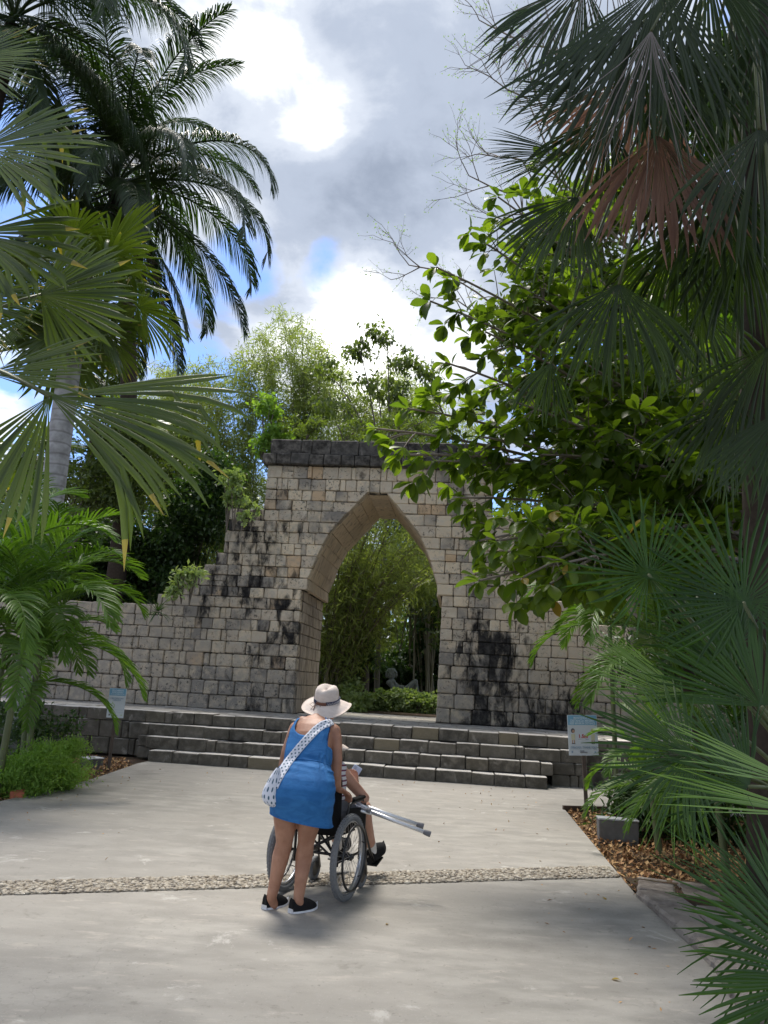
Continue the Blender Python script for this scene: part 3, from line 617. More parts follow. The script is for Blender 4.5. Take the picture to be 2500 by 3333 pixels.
for (a,b,y,zz) in ((su[2][0],su[1][0]-.01,sy+2*TR,((0,.2),(.2,.4))),(su[1][1]+.01,su[2][1],sy+2*TR,((0,.2),(.2,.4))),(-9.5,su[2][0]-.01,sy+3*TR,((0,.29),(.29,.6))),(su[2][1]+.01,9.5,sy+3*TR,((0,.29),(.29,.6)))):
    for z0,z1 in zz:
        for x0,x1 in widths(b-a,.22,.46): ret.append(quadblk(a+x0+.004,a+x1-.004,a+x0+.004,a+x1-.004,z0+.004,z1-.005,y+rr.uniform(-.012,.012),y+.35,.016))
stones(ret,'retaining_block',MT['step'],stair,300,lambda c:abs(c[0][0][0]))
pv=[]; y=sy+3*TR+.47
while y<2.9:
    dy=rr.uniform(.28,.5); y1=min(y+dy,2.92)
    lim=9.3 if y1<.02 else 1.5
    if y<0<y1: y1=-.015; lim=9.3
    off=rr.uniform(0,.5); x=-lim
    for x0,x1 in widths(2*lim,.4,.95): pv.append(quadblk(-lim+x0+.004,-lim+x1-.004,-lim+x0+.004,-lim+x1-.004,.7,.8+rr.uniform(-.006,.004),y+.004,y1-.004,.010))
    y=y1 if y1>0 or y1<-.05 else .012
inn=[c for c in pv if c[0][0][1]>-.05 and abs(c[0][0][0])<1.6]; pv=[c for c in pv if not (c[0][0][1]>-.05 and abs(c[0][0][0])<1.6)]
stones(pv,'paving_slab',MT['paving'],stair,300,lambda c:abs(c[0][0][0])+abs(c[0][0][1])*.3)
stones(inn,'threshold_slab',plain('sunlit_limestone',(.62,.58,.50),.85,0,.18,5,.4,.3),stair)  # slabs inside the arch coloured pale, standing for sunlight on the floor
# garden level behind the wall
mb=MB(); 
for (a,b,c_,d) in ((-60,60,2.93,90),): 
    mb.add([w2(a,c_,.79),w2(b,c_,.79),w2(b,d,.79),w2(a,d,.79),w2(a,c_,-.1),w2(b,c_,-.1)],[(0,1,2,3),(0,4,5,1)])
o=mb.build('garden_ground',MT['soil']); o['kind']='structure'
# ------------------------------------------------------------------ beds: wood chips, edging
def inpoly(P,poly):
    x,y=P[:,0],P[:,1]; c=np.zeros(len(P),bool); n=len(poly)
    for i in range(n):
        x0,y0=poly[i]; x1,y1=poly[(i+1)%n]; m=((y0>y)!=(y1>y))&(x<(x1-x0)*(y-y0)/(y1-y0+1e-12)+x0); c^=m
    return c
def chips(poly,n,label,h=.03,ln=.05,wd=.03,seed=1):
    g=np.random.default_rng(seed); q=np.array(poly); P=g.uniform(q.min(0),q.max(0),(n*3,2)); P=P[inpoly(P,poly)][:n]; P=np.column_stack([P,np.abs(g.normal(size=len(P)))*h*.5])
    o=leafcloud('wood_chips',P,MT['litter'],None,ln,wd,0,.75,g,curl=.1); tag(o,label,'wood chips',None,'stuff')
bedR=[(2.14,6.45),(2.22,7.19),(2.37,8.5),(2.66,10.86),(6.5,11.2),(6.5,5.5),(2.9,5.5),(2.7,6.4)]
bedL=[(-4.32,7.5),(-4.07,9.0),(-3.85,10.54),(-3.82,11.6),(-3.84,13.2),(-4.3,14.0),(-9,14.4),(-9,6.5)]
chips(bedR,16000,'orange brown wood chips covering the planting bed right of the path',seed=2)
chips(bedL,15000,'dry brown leaf litter and chips in the planting bed left of the steps',seed=3)
mb=MB(); a=gz(1833,2640,0); b=Vector((4.6,a.y+.45,0)); mb.box(((a.x+b.x)/2,(a.y+b.y)/2,.0),((b-a).length,.04,.14),Matrix.Rotation(math.atan2(b.y-a.y,b.x-a.x),3,'Z')); o=mb.build('timber_edging',plain('dark_timber',(.07,.045,.03),.85,0,.3,12,.4)); tag(o,'low dark timber board along the back of the wood chip bed','edging')
ke=empty('stone_edging',gz(2066,2925,0)); tag(ke,'row of rough pale slabs edging the raised planting bed at the right','stone edging'); KB=ke.location.copy(); ks=[]
line=[gz(*p,0) for p in ((2062,2868),(2066,2925),(2180,3035),(2310,3165),(2425,3333))]+[Vector((1.72,2.6,0)),Vector((1.6,1.2,0))]
for i in range(len(line)-1):
    a,b=line[i],line[i+1]; L_=(b-a).length; dv=(b-a).normalized(); nv=Vector((-dv.y,dv.x,0)); nv=nv if nv.x>0 else -nv
    for x0,x1 in widths(L_,.28,.5):
        o0=.0
        for row in range(2):
            wd_=rr.uniform(.24,.36); h=rr.uniform(.055,.085)-row*.006; p=a+dv*(x0+.01)+nv*(o0+rr.uniform(.0,.03)); q=a+dv*(x1-.012)+nv*(o0+rr.uniform(0,.03)); r_=p+nv*wd_+dv*rr.uniform(-.02,.02); s_=q+nv*wd_+dv*rr.uniform(-.02,.02)
            dz=rr.uniform(-.015,.015); U=Vector((0,0,h)); p,q,r_,s_=[v-KB for v in (p,q,r_,s_)]
            ks.append(([p-U*.3,p+U,r_-U*.3,r_+U*.95,q-U*.3,q+U+Vector((0,0,dz)),s_-U*.3,s_+U+Vector((0,0,dz))],.022)); o0+=wd_+.012
random.seed(4)
for c8,b in ks:
    mb=MB(); mb.add(*hexa(c8,b,.014)); mb.build('stone',MT['kerb'],ke)
sheet('bed_soil',[(2.16,6.9),(2.2,6.4),(2.3,4.9),(2.2,3.5),(2.1,-3),(9,-3),(9,7)],.05,MT['soil'])
# ------------------------------------------------------------------ signs and light boxes
white=plain('sign_white',(.62,.66,.70),.4,0,.03,20,0); MTpost=plain('wood_post',(.10,.075,.06),.85,0,.3,14,.4); blue=plain('sign_blue',(.20,.42,.60),.4,0,.03,20,0); ltx=plain('sign_pale_print',(.62,.76,.85),.5,0,.02,20,0); gtx=plain('sign_grey_blue_print',(.28,.38,.48),.5,0,.02,20,0)
grn=plain('sign_green_print',(.45,.55,.36),.5,0,.02,20,0); red=plain('sign_red_print',(.50,.05,.06),.5,0,.02,20,0); dkp=plain('sign_dark_print',(.10,.10,.12),.5,0,.02,20,0); skn=plain('sign_skin_print',(.45,.27,.18),.5,0,.02,20,0); yel=plain('sign_cream_print',(.62,.60,.42),.5,0,.02,20,0)
def text(t,x,z,h,mat,parent,y=-.014,w=None,rot=None):
    c=bpy.data.curves.new('lettering','FONT'); c.body=t; c.size=h*1.38; c.align_x='CENTER'; c.align_y='CENTER'; c.extrude=.0006; c.offset=.0008*h/.02; c.resolution_u=3
    o=link('lettering',c,parent); c.materials.append(mat); o.rotation_euler=(PI/2,0,0); o.location=(x,y,z)
    dg=bpy.context.evaluated_depsgraph_get(); me=bpy.data.meshes.new_from_object(o.evaluated_get(dg)); xs=[v.co.x for v in me.vertices]; k=w/max(max(xs)-min(xs),1e-3) if w else 1
    for v in me.vertices: v.co.x*=k
    bpy.data.objects.remove(o); o=link('lettering',me,parent); o.rotation_euler=(PI/2,0,0); o.location=(x,y,z)
    return o
def flat(name,pts,mat,parent,y=-.0135): 
    mb=MB(); n=len(pts); mb.add([(p[0],y,p[1]) for p in pts]+[(p[0],y+.001,p[1]) for p in pts],[tuple(range(n)),tuple(range(2*n-1,n-1,-1))]+[(i,(i+1)%n,(i+1)%n+n,i+n) for i in range(n)]); return mb.build(name,mat,parent)
def circ(x,z,r,n=18,r2=None): return [(x+r*math.cos(2*PI*i/n),z+(r2 or r)*math.sin(2*PI*i/n)) for i in range(n)]
def sign(px,py,H_,bw,bh,lean,yaw,label):
    R=empty('information_sign',gz(px,py,0),yaw); tag(R,label,'sign','information signs beside the steps'); R.rotation_euler=(0,lean,yaw)
    mb=MB(); mb.box((0,.02,H_/2-.1),(.045,.03,H_+.25)); mb.build('post',MTpost,R)
    mb=MB(); mb.box((0,0,H_-bh/2),(bw,.012,bh)); b=mb.build('board',white,R); z=H_-bh
    hh=bh*.25; flat('heading_band',[(-bw/2+.006,z+bh-hh),(bw/2-.006,z+bh-hh),(bw/2-.006,z+bh-.005),(-bw/2+.006,z+bh-.005)],blue,R,-.0075); return R,z
R,z=sign(352,2504,1.22,.26,.45,0,.1,'narrow white sign with blue heading and green stopwatch, left of the steps')
text('ESPACIAMIENTO',0,z+.415,.024,ltx,R,-.0095,.18); text('ENTRE USUARIOS',0,z+.385,.024,ltx,R,-.0095,.17); text('SPACING BETWEEN VISITORS',0,z+.357,.015,ltx,R,-.0095,.21)
text('3 MIN CADA UNO',0,z+.295,.022,gtx,R,-.0095,.20); text('5 MINUTOS',0,z+.268,.022,gtx,R,-.0095,.12)
for (x,zz,r,m,y) in ((-.06,z+.18,.042,grn,-.0085),(-.06,z+.18,.027,white,-.0098),(-.06,z+.18,.005,dkp,-.0112)): flat('stopwatch_print',circ(x,zz,r),m,R,y)
flat('stopwatch_print',[(-.069,z+.222),(-.051,z+.222),(-.051,z+.24),(-.069,z+.24)],grn,R,-.0085)
for (x0,x1,zz) in ((-.115,.115,z+.122),(-.12,.0,z+.082),(.0,.12,z+.084)): flat('printed_line',[(x0,zz),(x1,zz),(x1,zz+.002),(x0,zz+.002)],gtx,R,-.0085)
for x in (-.118,.118): flat('printed_line',[(x,z+.122),(x+.002,z+.122),(x+.002,z+.32),(x,z+.32)],gtx,R,-.0085)
flat('small_emblem',[(-.098,z+.03),(-.078,z+.03),(-.078,z+.055),(-.098,z+.055)],dkp,R,-.0085); text('PARQUE',-.01,z+.05,.012,dkp,R,-.0095,.04); text('XCARET MEXICO',0,z+.035,.012,dkp,R,-.0095,.07) if False else text('ARQUEOLOGICO',0,z+.035,.012,dkp,R,-.0095,.07); flat('small_emblem',circ(.095,z+.042,.011),grn,R,-.0085)
R,z=sign(1912,2668,1.27,.375,.50,-.055,-.05,'white sign reading 1.5 m with two printed figures, right of the steps')
text('MANTENGA LA',0,z+.462,.030,ltx,R,-.0095,.22); text('DISTANCIA MÍNIMA',0,z+.427,.030,ltx,R,-.0095,.30); text('KEEP MINIMUM DISTANCE',0,z+.395,.026,ltx,R,-.0095,.32)
text('1.5m',.0,z+.235,.045,red,R,-.0095,.11)
for x0,x1,zz in ((-.065,-.025,.198),(.03,.07,.194)): flat('dash',[(x0,z+zz),(x1,z+zz),(x1,z+zz+.005),(x0,z+zz+.005)],gtx,R,-.0085)
for sx in (-1,1):
    x=sx*.125; flat('printed_figure',circ(x,z+.305,.026,14,.030),dkp if sx<0 else yel,R,-.0085); flat('printed_figure',circ(x-sx*.006,z+.297,.017,12,.02),skn,R,-.0100)
    flat('printed_figure',[(x-.022,z+.19),(x+.022,z+.19),(x+.026,z+.262),(x-.026,z+.262)],yel,R,-.0085)
    for q in (-.012,.012): flat('printed_figure',[(x+q-.006,z+.150),(x+q+.006,z+.150),(x+q+.006,z+.19),(x+q-.006,z+.19)],skn,R,-.0085)
    flat('printed_figure',[(x-.024,z+.142),(x+.022,z+.142),(x+.022,z+.151),(x-.02,z+.151)],dkp,R,-.0095)
text('¡GRACIAS! / THANK YOU!',0,z+.098,.026,gtx,R,-.0095,.33); flat('small_emblem',[(-.155,z+.03),(-.135,z+.03),(-.135,z+.058),(-.155,z+.058)],gtx,R,-.0085); text('PARQUE',-.02,z+.055,.013,dkp,R,-.0095,.05); text('ARQUEOLOGICO',0,z+.037,.013,dkp,R,-.0095,.09); flat('small_emblem',circ(.145,z+.042,.012),gtx,R,-.0085)
flat('printed_line',[(-.17,z+.078),(.17,z+.078),(.17,z+.08),(-.17,z+.08)],gtx,R,-.0085)
cblk=plain('grey_block',(.13,.125,.12),.9,0,.3,20,.5); wtop=plain('white_lid',(.75,.76,.78),.35,.0,.03,10,0); mtop=plain('steel_lid',(.55,.57,.60),.35,.6,.06,10,0)
def lbox(p,d,rz,label,lid,topm):
    R=empty('light_box',p,rz); tag(R,label,'light box','ground light boxes in the beds'); mb=MB(); mb.add(*hexa([(x*d[0]/2,y*d[1]/2,z_) for x in (-1,1) for y in (-1,1) for z_ in (-.05,d[2])],.008)); mb.build('housing',cblk,R)
    for (x0,x1) in lid: mb=MB(); mb.add(*hexa([(x,y*(d[1]/2+.006),z_) for x in (x0,x1) for y in (-1,1) for z_ in (d[2]+.001,d[2]+.018)],.003,.0)); mb.build('lid',topm,R)
    return R
R=lbox(gz(283,2500,0)+Vector((0,.15,0)),(.27,.27,.13),.85,'small grey block with flat white lid under the palms at the left',[(-.14,.14)],wtop)
mb=MB(); mb.ell((0,0,.15),(.06,.06,.003)); mb.build('lens',cblk,R)
lbox(gz(2020,2745,0)+Vector((.0,.1,0)),(.42,.17,.22),-.12,'oblong grey block with two bright metal lids in the wood chips',[(-.213,-.002),(.002,.213)],mtop)
mb=MB(); mb.add(*hexa([(x*.07,y*.05,z_) for x in (-1,1) for y in (-1,1) for z_ in (0,.09)],.008,.012)); o=mb.build('brick_piece',plain('red_brick',(.42,.13,.07),.9,0,.2,20,.4)); o.location=gz(55,2600,0); o.rotation_euler=(.1,0,.3); tag(o,'broken red brick lying in front of the feathery green shrub','brick')

# ================================================================== VEGETATION
def fl(px,py,Y,ang,R,spread=70,tilt=0.,up=(0,-1,.3),**kw):
    a=math.radians(ang); d=(math.cos(a)*math.cos(tilt),math.sin(tilt),math.sin(a)*math.cos(tilt)); kw['spread']=spread; return (at(px,py,Y),d,up,R,kw)
rngp=random.Random(21)
# --- left
top=at(375,630,18); feather_palm((at(330,2150,18).x,18,.8),top,.24,.17,'royal',38,'tall palm with long drooping dark feather fronds, right of the other palms at left',dry=6,tmat='darkbark',bow=(1.1,0,0))
top=at(40,90,15); feather_palm((top.x-.6,15.2,.0),top,.22,.17,'royal',24,'very tall dark feather palm whose crown fills the top left corner',tmat='darkbark',rz0=1.)
# pale trunked fan palm
cr=at(258,960,13); base=gz(60,2440,0); base=Vector((at(60,2440,13).x,13,0))
lv=fan_crown(cr,16,1.15,rngp,1.0,60,-65,droop=.5,hang=.1)
fan_palm('fan_palm',base,cr,lv,MT['fan'],'fan palm with thick pale grey ringed trunk rising beside the left wall',r=.195,tm='ptrunk')
near=[fl(-60,480,6,12,1.08,62,.1,hang=.25,droop=.4,nseg=30,split=.62,seed=1),
 fl(133,958,6.6,4,.93,80,.1,up=(.1,-1,.2),droop=.2,nseg=30,split=.66,seed=2),
 fl(-90,760,6.2,-28,1.05,70,.0,hang=.3,droop=.5,nseg=30,split=.7,seed=3),
 fl(165,1290,5.8,-14,1.62,36,.05,up=(.1,-1,.35),nseg=24,droop=.6,hang=.3,split=.62,seed=4), fl(160,1292,5.78,-112,1.15,30,.0,up=(.1,-1,.1),nseg=17,droop=.5,split=.62,seed=14),
 fl(-40,1215,5.9,8,.95,26,.0,droop=.1,nseg=16,seed=5),
 fl(-130,200,6.3,20,.85,55,.1,droop=.3,seed=6), fl(-150,980,6.8,-12,.9,50,.1,droop=.5,seed=8)]
fan_palm('fan_palm',(-3.6,6.0,0),at(-260,1150,6.0),near,MT['fan'],'near fan palm reaching in from the left edge with big drooping split leaves',r=.12,tm='ptrunk')
for i,(bx,by,tx,ty,Y,n,sc,lab) in enumerate([(8,2440,72,2110,9.4,11,.88,'areca palm with a slim green stem at the left edge behind the feathery shrub'),
   (-90,2440,-70,2010,9.0,10,.9,'areca palm at the far left edge, its stem out of the picture'),
   (110,2420,130,2040,10.6,13,.84,'areca palm whose fronds arch over the left end of the wall'),
   (90,2420,95,2230,10.9,12,.72,'low dark areca clump hanging over the bed beside the left sign'),
   (-20,2380,40,1950,11.5,11,.85,'taller areca palm behind the others at the left')]):
    b=at(bx,by,Y); b.z=0; feather_palm(b,at(tx,ty,Y),.045,.035,'areca',n,lab,'areca palms in the left bed',tmat='rachis',rz0=i*1.3,scale=sc,elr=(0,5),name='areca_palm')
c=gz(60,2600,0); c2=gz(170,2560,0)
bush('feathery_shrub',[(c.x-.2,c.y+.35,.20,.5,.42,.28),(c.x+.1,c.y+.6,.22,.38,.4,.32),(c2.x-.3,c2.y+.35,.18,.34,.34,.26),(c2.x-.15,c2.y+.7,.22,.26,.3,.30)],26000,'soft bright green feathery shrub at the left edge of the path','fern',.055,.014,90,.09,seed=1,stems=False,shell=.2,down=-.3)
bush('dark_shrub',[(-6.2,12.6,.6,1.3,.6,.7),(-5.2,12.8,.4,.5,.4,.5)],5000,'low dark shrub under the areca palms at the left','bush',.08,.04,60,.12,seed=2)
tree('leafy_tree',(-7.4,17.2,.8),3.6,[(at(385,1430,17.2).x,17.2,at(385,1430,17.2).z,.9,.5,.8),(at(440,1600,17.2).x,17.2,at(440,1600,17.2).z,.8,.5,.7),(at(320,1580,17.2).x,17.2,at(320,1580,17.2).z,.9,.5,.8),(at(480,1480,17.4).x,17.4,at(480,1480,17.4).z,.6,.4,.5)],9000,'yellowish green tree directly behind the left end of the wall','tree',.09,.12,.055,160,.16,seed=45)
# shrubs behind the left wing
def B(px,py,Y,rx,ry,rz): p=at(px,py,Y); return (p.x,p.y,p.z,rx,ry,rz)
bush('evergreen_bush',[B(560,1740,18.9,1.1,.8,.95),B(430,1820,19.1,1.1,.8,.9),B(650,1660,19.3,.8,.8,.9),B(330,1850,19,1.,.8,.8),B(500,1900,18.5,1.1,.6,.5),B(700,1560,19.6,.6,.6,.7)],26000,'dense dark bush behind the stepped left side of the wall','bush',.13,.07,260,.18,seed=3)
bush('evergreen_bush',[B(180,1780,19.5,1.5,.9,1.1),B(30,1900,19.5,1.4,.9,1.2),B(260,1950,18.8,1.3,.6,.7)],12000,'dark bush behind the palms at the far left of the wall','bush',.13,.07,160,.2,seed=4)
tree('leafy_tree',(-8.6,23,.8),4.5,[B(430,1560,23,1.5,1.,1.1),B(330,1650,22.5,1.4,1,1.1),B(600,1560,23,1.2,1,.9),B(520,1430,24,1.1,1,.9)],11000,'mid green tree with yellowish leaves behind the left bush','tree',.13,.15,.07,150,.25,seed=5)
bush('creeper',[B(770,1620,15.95,.30,.14,.24),B(750,1560,16.1,.28,.2,.2),B(795,1690,15.85,.14,.08,.16),B(835,1660,15.9,.1,.07,.1)],700,'light green creeper growing on the broken top step left of the arch','round',.10,.07,40,.06,seed=6)
bush('wall_plant',[B(600,1880,15.9,.28,.14,.2),B(635,1855,16,.2,.12,.14),B(560,1925,15.8,.2,.1,.14)],500,'small yellowish green plant growing from the lower steps of the left wall','round',.12,.06,30,.06,seed=7)
def spiky(name,p,n,L,w,label,mat,cat='plant',droop=.4,el=(.2,1.4),group=None,stem=0,seed=0):
    R=empty(name,p); tag(R,label,cat,group); rng=np.random.default_rng(seed); V=[];F=[];var=[]
    for i in range(n):
        a=rng.uniform(0,6.28); e=rng.uniform(*el); d=np.array([math.cos(a)*math.cos(e),math.sin(a)*math.cos(e),math.sin(e)]); lat=np.array([-math.sin(a),math.cos(a),0]); q=np.array([0,0,stem])+d*.02; l=L*rng.uniform(.7,1.1); b=len(V); K=6
        for k in range(K+1):
            u=k/K; ww=w*(1-u**2)*.5+.001; V+=[q+lat*ww,q-lat*ww]; d=d+np.array([0,0,-1])*droop*(u+.15)*.5; d/=np.linalg.norm(d); q=q+d*l/K
        v=rng.uniform(0,.9)
        for k in range(K): F.append((b+2*k,b+2*k+1,b+2*k+3,b+2*k+2)); var.append(v)
    npmesh('leaves',np.array(V),np.array(F),MT[mat],R,var)
    if stem: mb=MB(); mb.tube([(0,0,-.2),(0.02,0,stem*.5),(0,0,stem)],[.12,.08,.06],8); mb.build('trunk',MT['bark'],R,True)
    return R
spiky('bromeliad',at(512,1990,16.05),34,.42,.03,'dark spiky plant rooted in the face of the left wall','bush',el=(-.8,1.3),seed=3)
# --- bamboo and trees beyond the gateway
def bamboo(name,base,tips,n,label,nleaf,r=.035,ln=.25,wd=.036,seed=0,lo=.35,group='bamboo clumps beyond the wall',spr=.35):
    R=empty(name,base); tag(R,label,'bamboo',group); B_=Vector(base); rng=random.Random(seed); mb=MB(); P=[]; g=np.random.default_rng(seed)
    for i in range(n):
        t=tips[i%len(tips)]; T=Vector(t)-B_+Vector((rng.gauss(0,.5),rng.gauss(0,.5),rng.gauss(0,.5))); s=Vector((rng.gauss(0,.3),rng.gauss(0,.3),-.1)); mid=(s+T)/2+Vector((-T.x*.22,-T.y*.2,.16*T.length)); c=bez(s,mid,T,12); mb.tube(c,[r*(1-.8*k/12)*rng.uniform(.9,1.1) for k in range(13)],5,cap=False)
        for k in range(int(12*lo),13):
            for _ in range(3): 
                q=c[k]+Vector((rng.gauss(0,spr),rng.gauss(0,spr),rng.gauss(-.1,spr*.8))); mb.tube([c[k],q],[.007,.003],3,cap=False); P.append(q); P.append((q+c[k])/2)
    mb.build('culms',MT['culm'],R); P=np.array(P); ix=g.integers(0,len(P),nleaf); pts=P[ix]+g.normal(size=(nleaf,3))*[.17,.17,.14]; leafcloud('foliage',pts,MT['bamboo'],R,ln,wd,.35,.3,g); return R
bamboo('bamboo',(at(1075,2270,21.5).x,21.5,.8),[at(*p,21.5) for p in ((1120,1780),(1200,1700),(1290,1650),(1350,1750),(1160,1900),(1400,1820),(1080,1850))],46,'bamboo clump fanning up to the right just inside the left side of the archway',10000,.034,seed=2,lo=.30,spr=.28)
bamboo('bamboo',(at(780,2200,26).x,26,.8),[at(*p,26) for p in ((560,1250),(640,1180),(700,1230),(600,1400),(760,1350),(820,1200))],26,'feathery bamboo clump with bluish gaps left of the gateway top',24000,.03,seed=3)
bamboo('bamboo',(at(960,2200,27).x,27,.8),[at(*p,27) for p in ((860,1130),(930,1090),(1010,1180),(880,1300),(1060,1270),(960,1230))],28,'bamboo clump rising highest behind the left half of the gateway top',26000,.03,seed=4)
bamboo('bamboo',(at(1400,2200,28).x,28,.8),[at(*p,28) for p in ((1250,1250),(1400,1300),(1330,1380),(1500,1350),(1180,1330))],22,'bamboo clump behind the right half of the gateway top',20000,.03,seed=6)
bamboo('bamboo',(at(600,2200,27).x,27,.8),[at(*p,27) for p in ((430,1350),(500,1240),(560,1330),(480,1450),(620,1420),(660,1300))],24,'airy bamboo clump nearest the left palms, seen against the sky',20000,.03,seed=8)
bamboo('bamboo',(at(1150,2200,29).x,29,.8),[at(*p,29) for p in ((1060,1180),(1150,1260),(1230,1330),(1320,1240),(1100,1340),(1420,1320))],24,'airy bamboo clump behind the middle of the gateway top',20000,.03,seed=9)
tree('leafy_tree',(at(1230,2200,23).x,23,.8),7.2,[B(1150,1130,23,.6,.5,.35),B(1230,1090,23,.5,.5,.35),B(1330,1180,23,.6,.5,.5),B(1070,1210,23,.5,.5,.3),B(1250,1260,23,.9,.6,.5),B(1400,1240,23,.5,.5,.5),B(1100,1330,23,.7,.6,.4),B(1330,1360,23,.9,.6,.5)],3000,'slender tree with small drooping dark leaves above the gateway top','tree',.08,.19,.085,110,.16,down=.9,seed=7)
bush('bright_bush',[B(870,1330,19.6,.34,.3,.34),B(900,1420,19.6,.4,.3,.3),B(850,1450,19.6,.3,.3,.3)],1600,'vivid green leafy clump just behind the left end of the cornice','fern',.13,.08,60,.08,seed=8)
bush('twiggy_bush',[B(1000,1390,19.4,.8,.4,.24),B(1150,1400,19.4,.8,.4,.24),B(1320,1390,19.4,.8,.4,.26)],2200,'thin twiggy growth standing along the top of the gateway','tree',.12,.04,60,.1,seed=9)
bush('yellow_green_bush',[B(1240,1860,25,1.1,.9,.9),B(1330,1900,25,1.0,.9,.8),B(1180,1980,25.5,.9,.9,.9),B(1370,1800,26,1.,.9,1.1),B(1230,2060,25.5,.8,.5,.5)],15000,'light yellow green foliage filling the middle of the archway view','bamboo',.17,.03,260,.2,seed=10)
tree('shade_tree',(at(1540,2200,29).x,29,.8),5,[B(1420,2050,29,1.2,1,1.1),B(1480,1900,29,1.5,1,1.3),B(1450,1700,29,1.3,1,1.2)],12000,'dark leafy tree at the right side of the archway view','bush',.2,.2,.1,160,.25,seed=11)
spiky('ponytail_palm',at(1188,2255,22),260,.95,.03,'dark fountain shaped plant with thin hanging leaves left of the statue','fan_green','palm tree',.75,(-.1,1.5),stem=.85,seed=5)
bush('pale_bush',[B(1150,2265,21,.45,.4,.45),B(1120,2310,20.5,.4,.4,.4)],2500,'pale leafed plant low at the left of the archway view','round',.14,.1,60,.1,seed=12)
bush('dark_hedge',[B(1300,2180,29,1.3,.8,.75),B(1420,2190,29,1.3,.8,.8),B(1190,2190,29.5,1.5,.8,.9),B(1060,2180,29,1.5,.8,1.)],16000,'dark green hedge behind the reclining statue','bush',.16,.11,200,.15,seed=13)
bush('round_leaf_bush',[B(1270,2285,22.5,.5,.4,.38),B(1210,2300,22.3,.3,.3,.3)],5200,'round leafed pale green bush left in front of the statue','round',.09,.085,90,.07,seed=14,shell=.6)
bush('round_leaf_bush',[B(1345,2300,22.3,.42,.4,.32),B(1400,2300,22.4,.4,.4,.33),B(1330,2280,22.6,.3,.3,.25)],5200,'round leafed pale green bush in front of the statue at the right of the archway','round',.09,.085,90,.07,seed=15,shell=.6)
mb=MB(); mb.box((0,0,.0),(3.,.5,.16)); mb.box((0,0,-.5),(2.5,.3,.9)); o=mb.build('stone_wall',MT['paving']); o.location=at(1300,2152,31); tag(o,'low pale stone wall glimpsed above the hedge behind the statue','wall')
# far woods
g=np.random.default_rng(77); bl=[]
for i in range(60): x=-34+68*i/59; bl.append((x+g.normal(),44+g.normal()*3,g.uniform(1.5,5.5),3.2,2.,g.uniform(3,5)))
o=leafcloud('far_woods',blobpts(bl,60000,.5,g,.55,1500),MT['tree'],None,.42,.22,.3,.4,g); tag(o,'continuous far line of green trees behind the gateway','woods',None,'stuff')
for i,(px,Y,h,lab) in enumerate([(250,27,7.5,'grey green tree behind the pale palm trunk'),(-100,24,8,'tall dark tree at the far left edge'),(560,33,7.5,'distant round tree left of the bamboo'),(1700,25,8,'distant tree right behind the gateway'),(1950,22,9,'tall tree behind the right end of the wall')]):
    x=at(px,2200,Y).x; tree('background_tree',(x,Y,.8),h*.6,[(x,Y,h*.62,2.2,2,2.),(x-1.4,Y,h*.48,1.6,1.4,1.5),(x+1.3,Y,h*.52,1.6,1.4,1.5),(x,Y,h*.9,1.3,1.2,1.2)],12000,lab,'tree',.2,.22,.1,220,.3,seed=20+i,group='trees behind the wall')
x=at(420,1500,22).x
for i,(px,py,Y) in enumerate(((420,1420,22),(330,1240,24),(150,1500,21))):
    c=at(px,py,Y); fan_palm('background_fan_palm',(c.x,Y,.8),c,fan_crown(c,13,.9,rngp,.7,70,-50,droop=.4,nseg=26),MT['fan'],['small fan palm seen under the big hanging leaf at the left','taller fan palm behind the pale trunk','fan palm half hidden behind the pale trunk and the areca fronds'][i],r=.11)
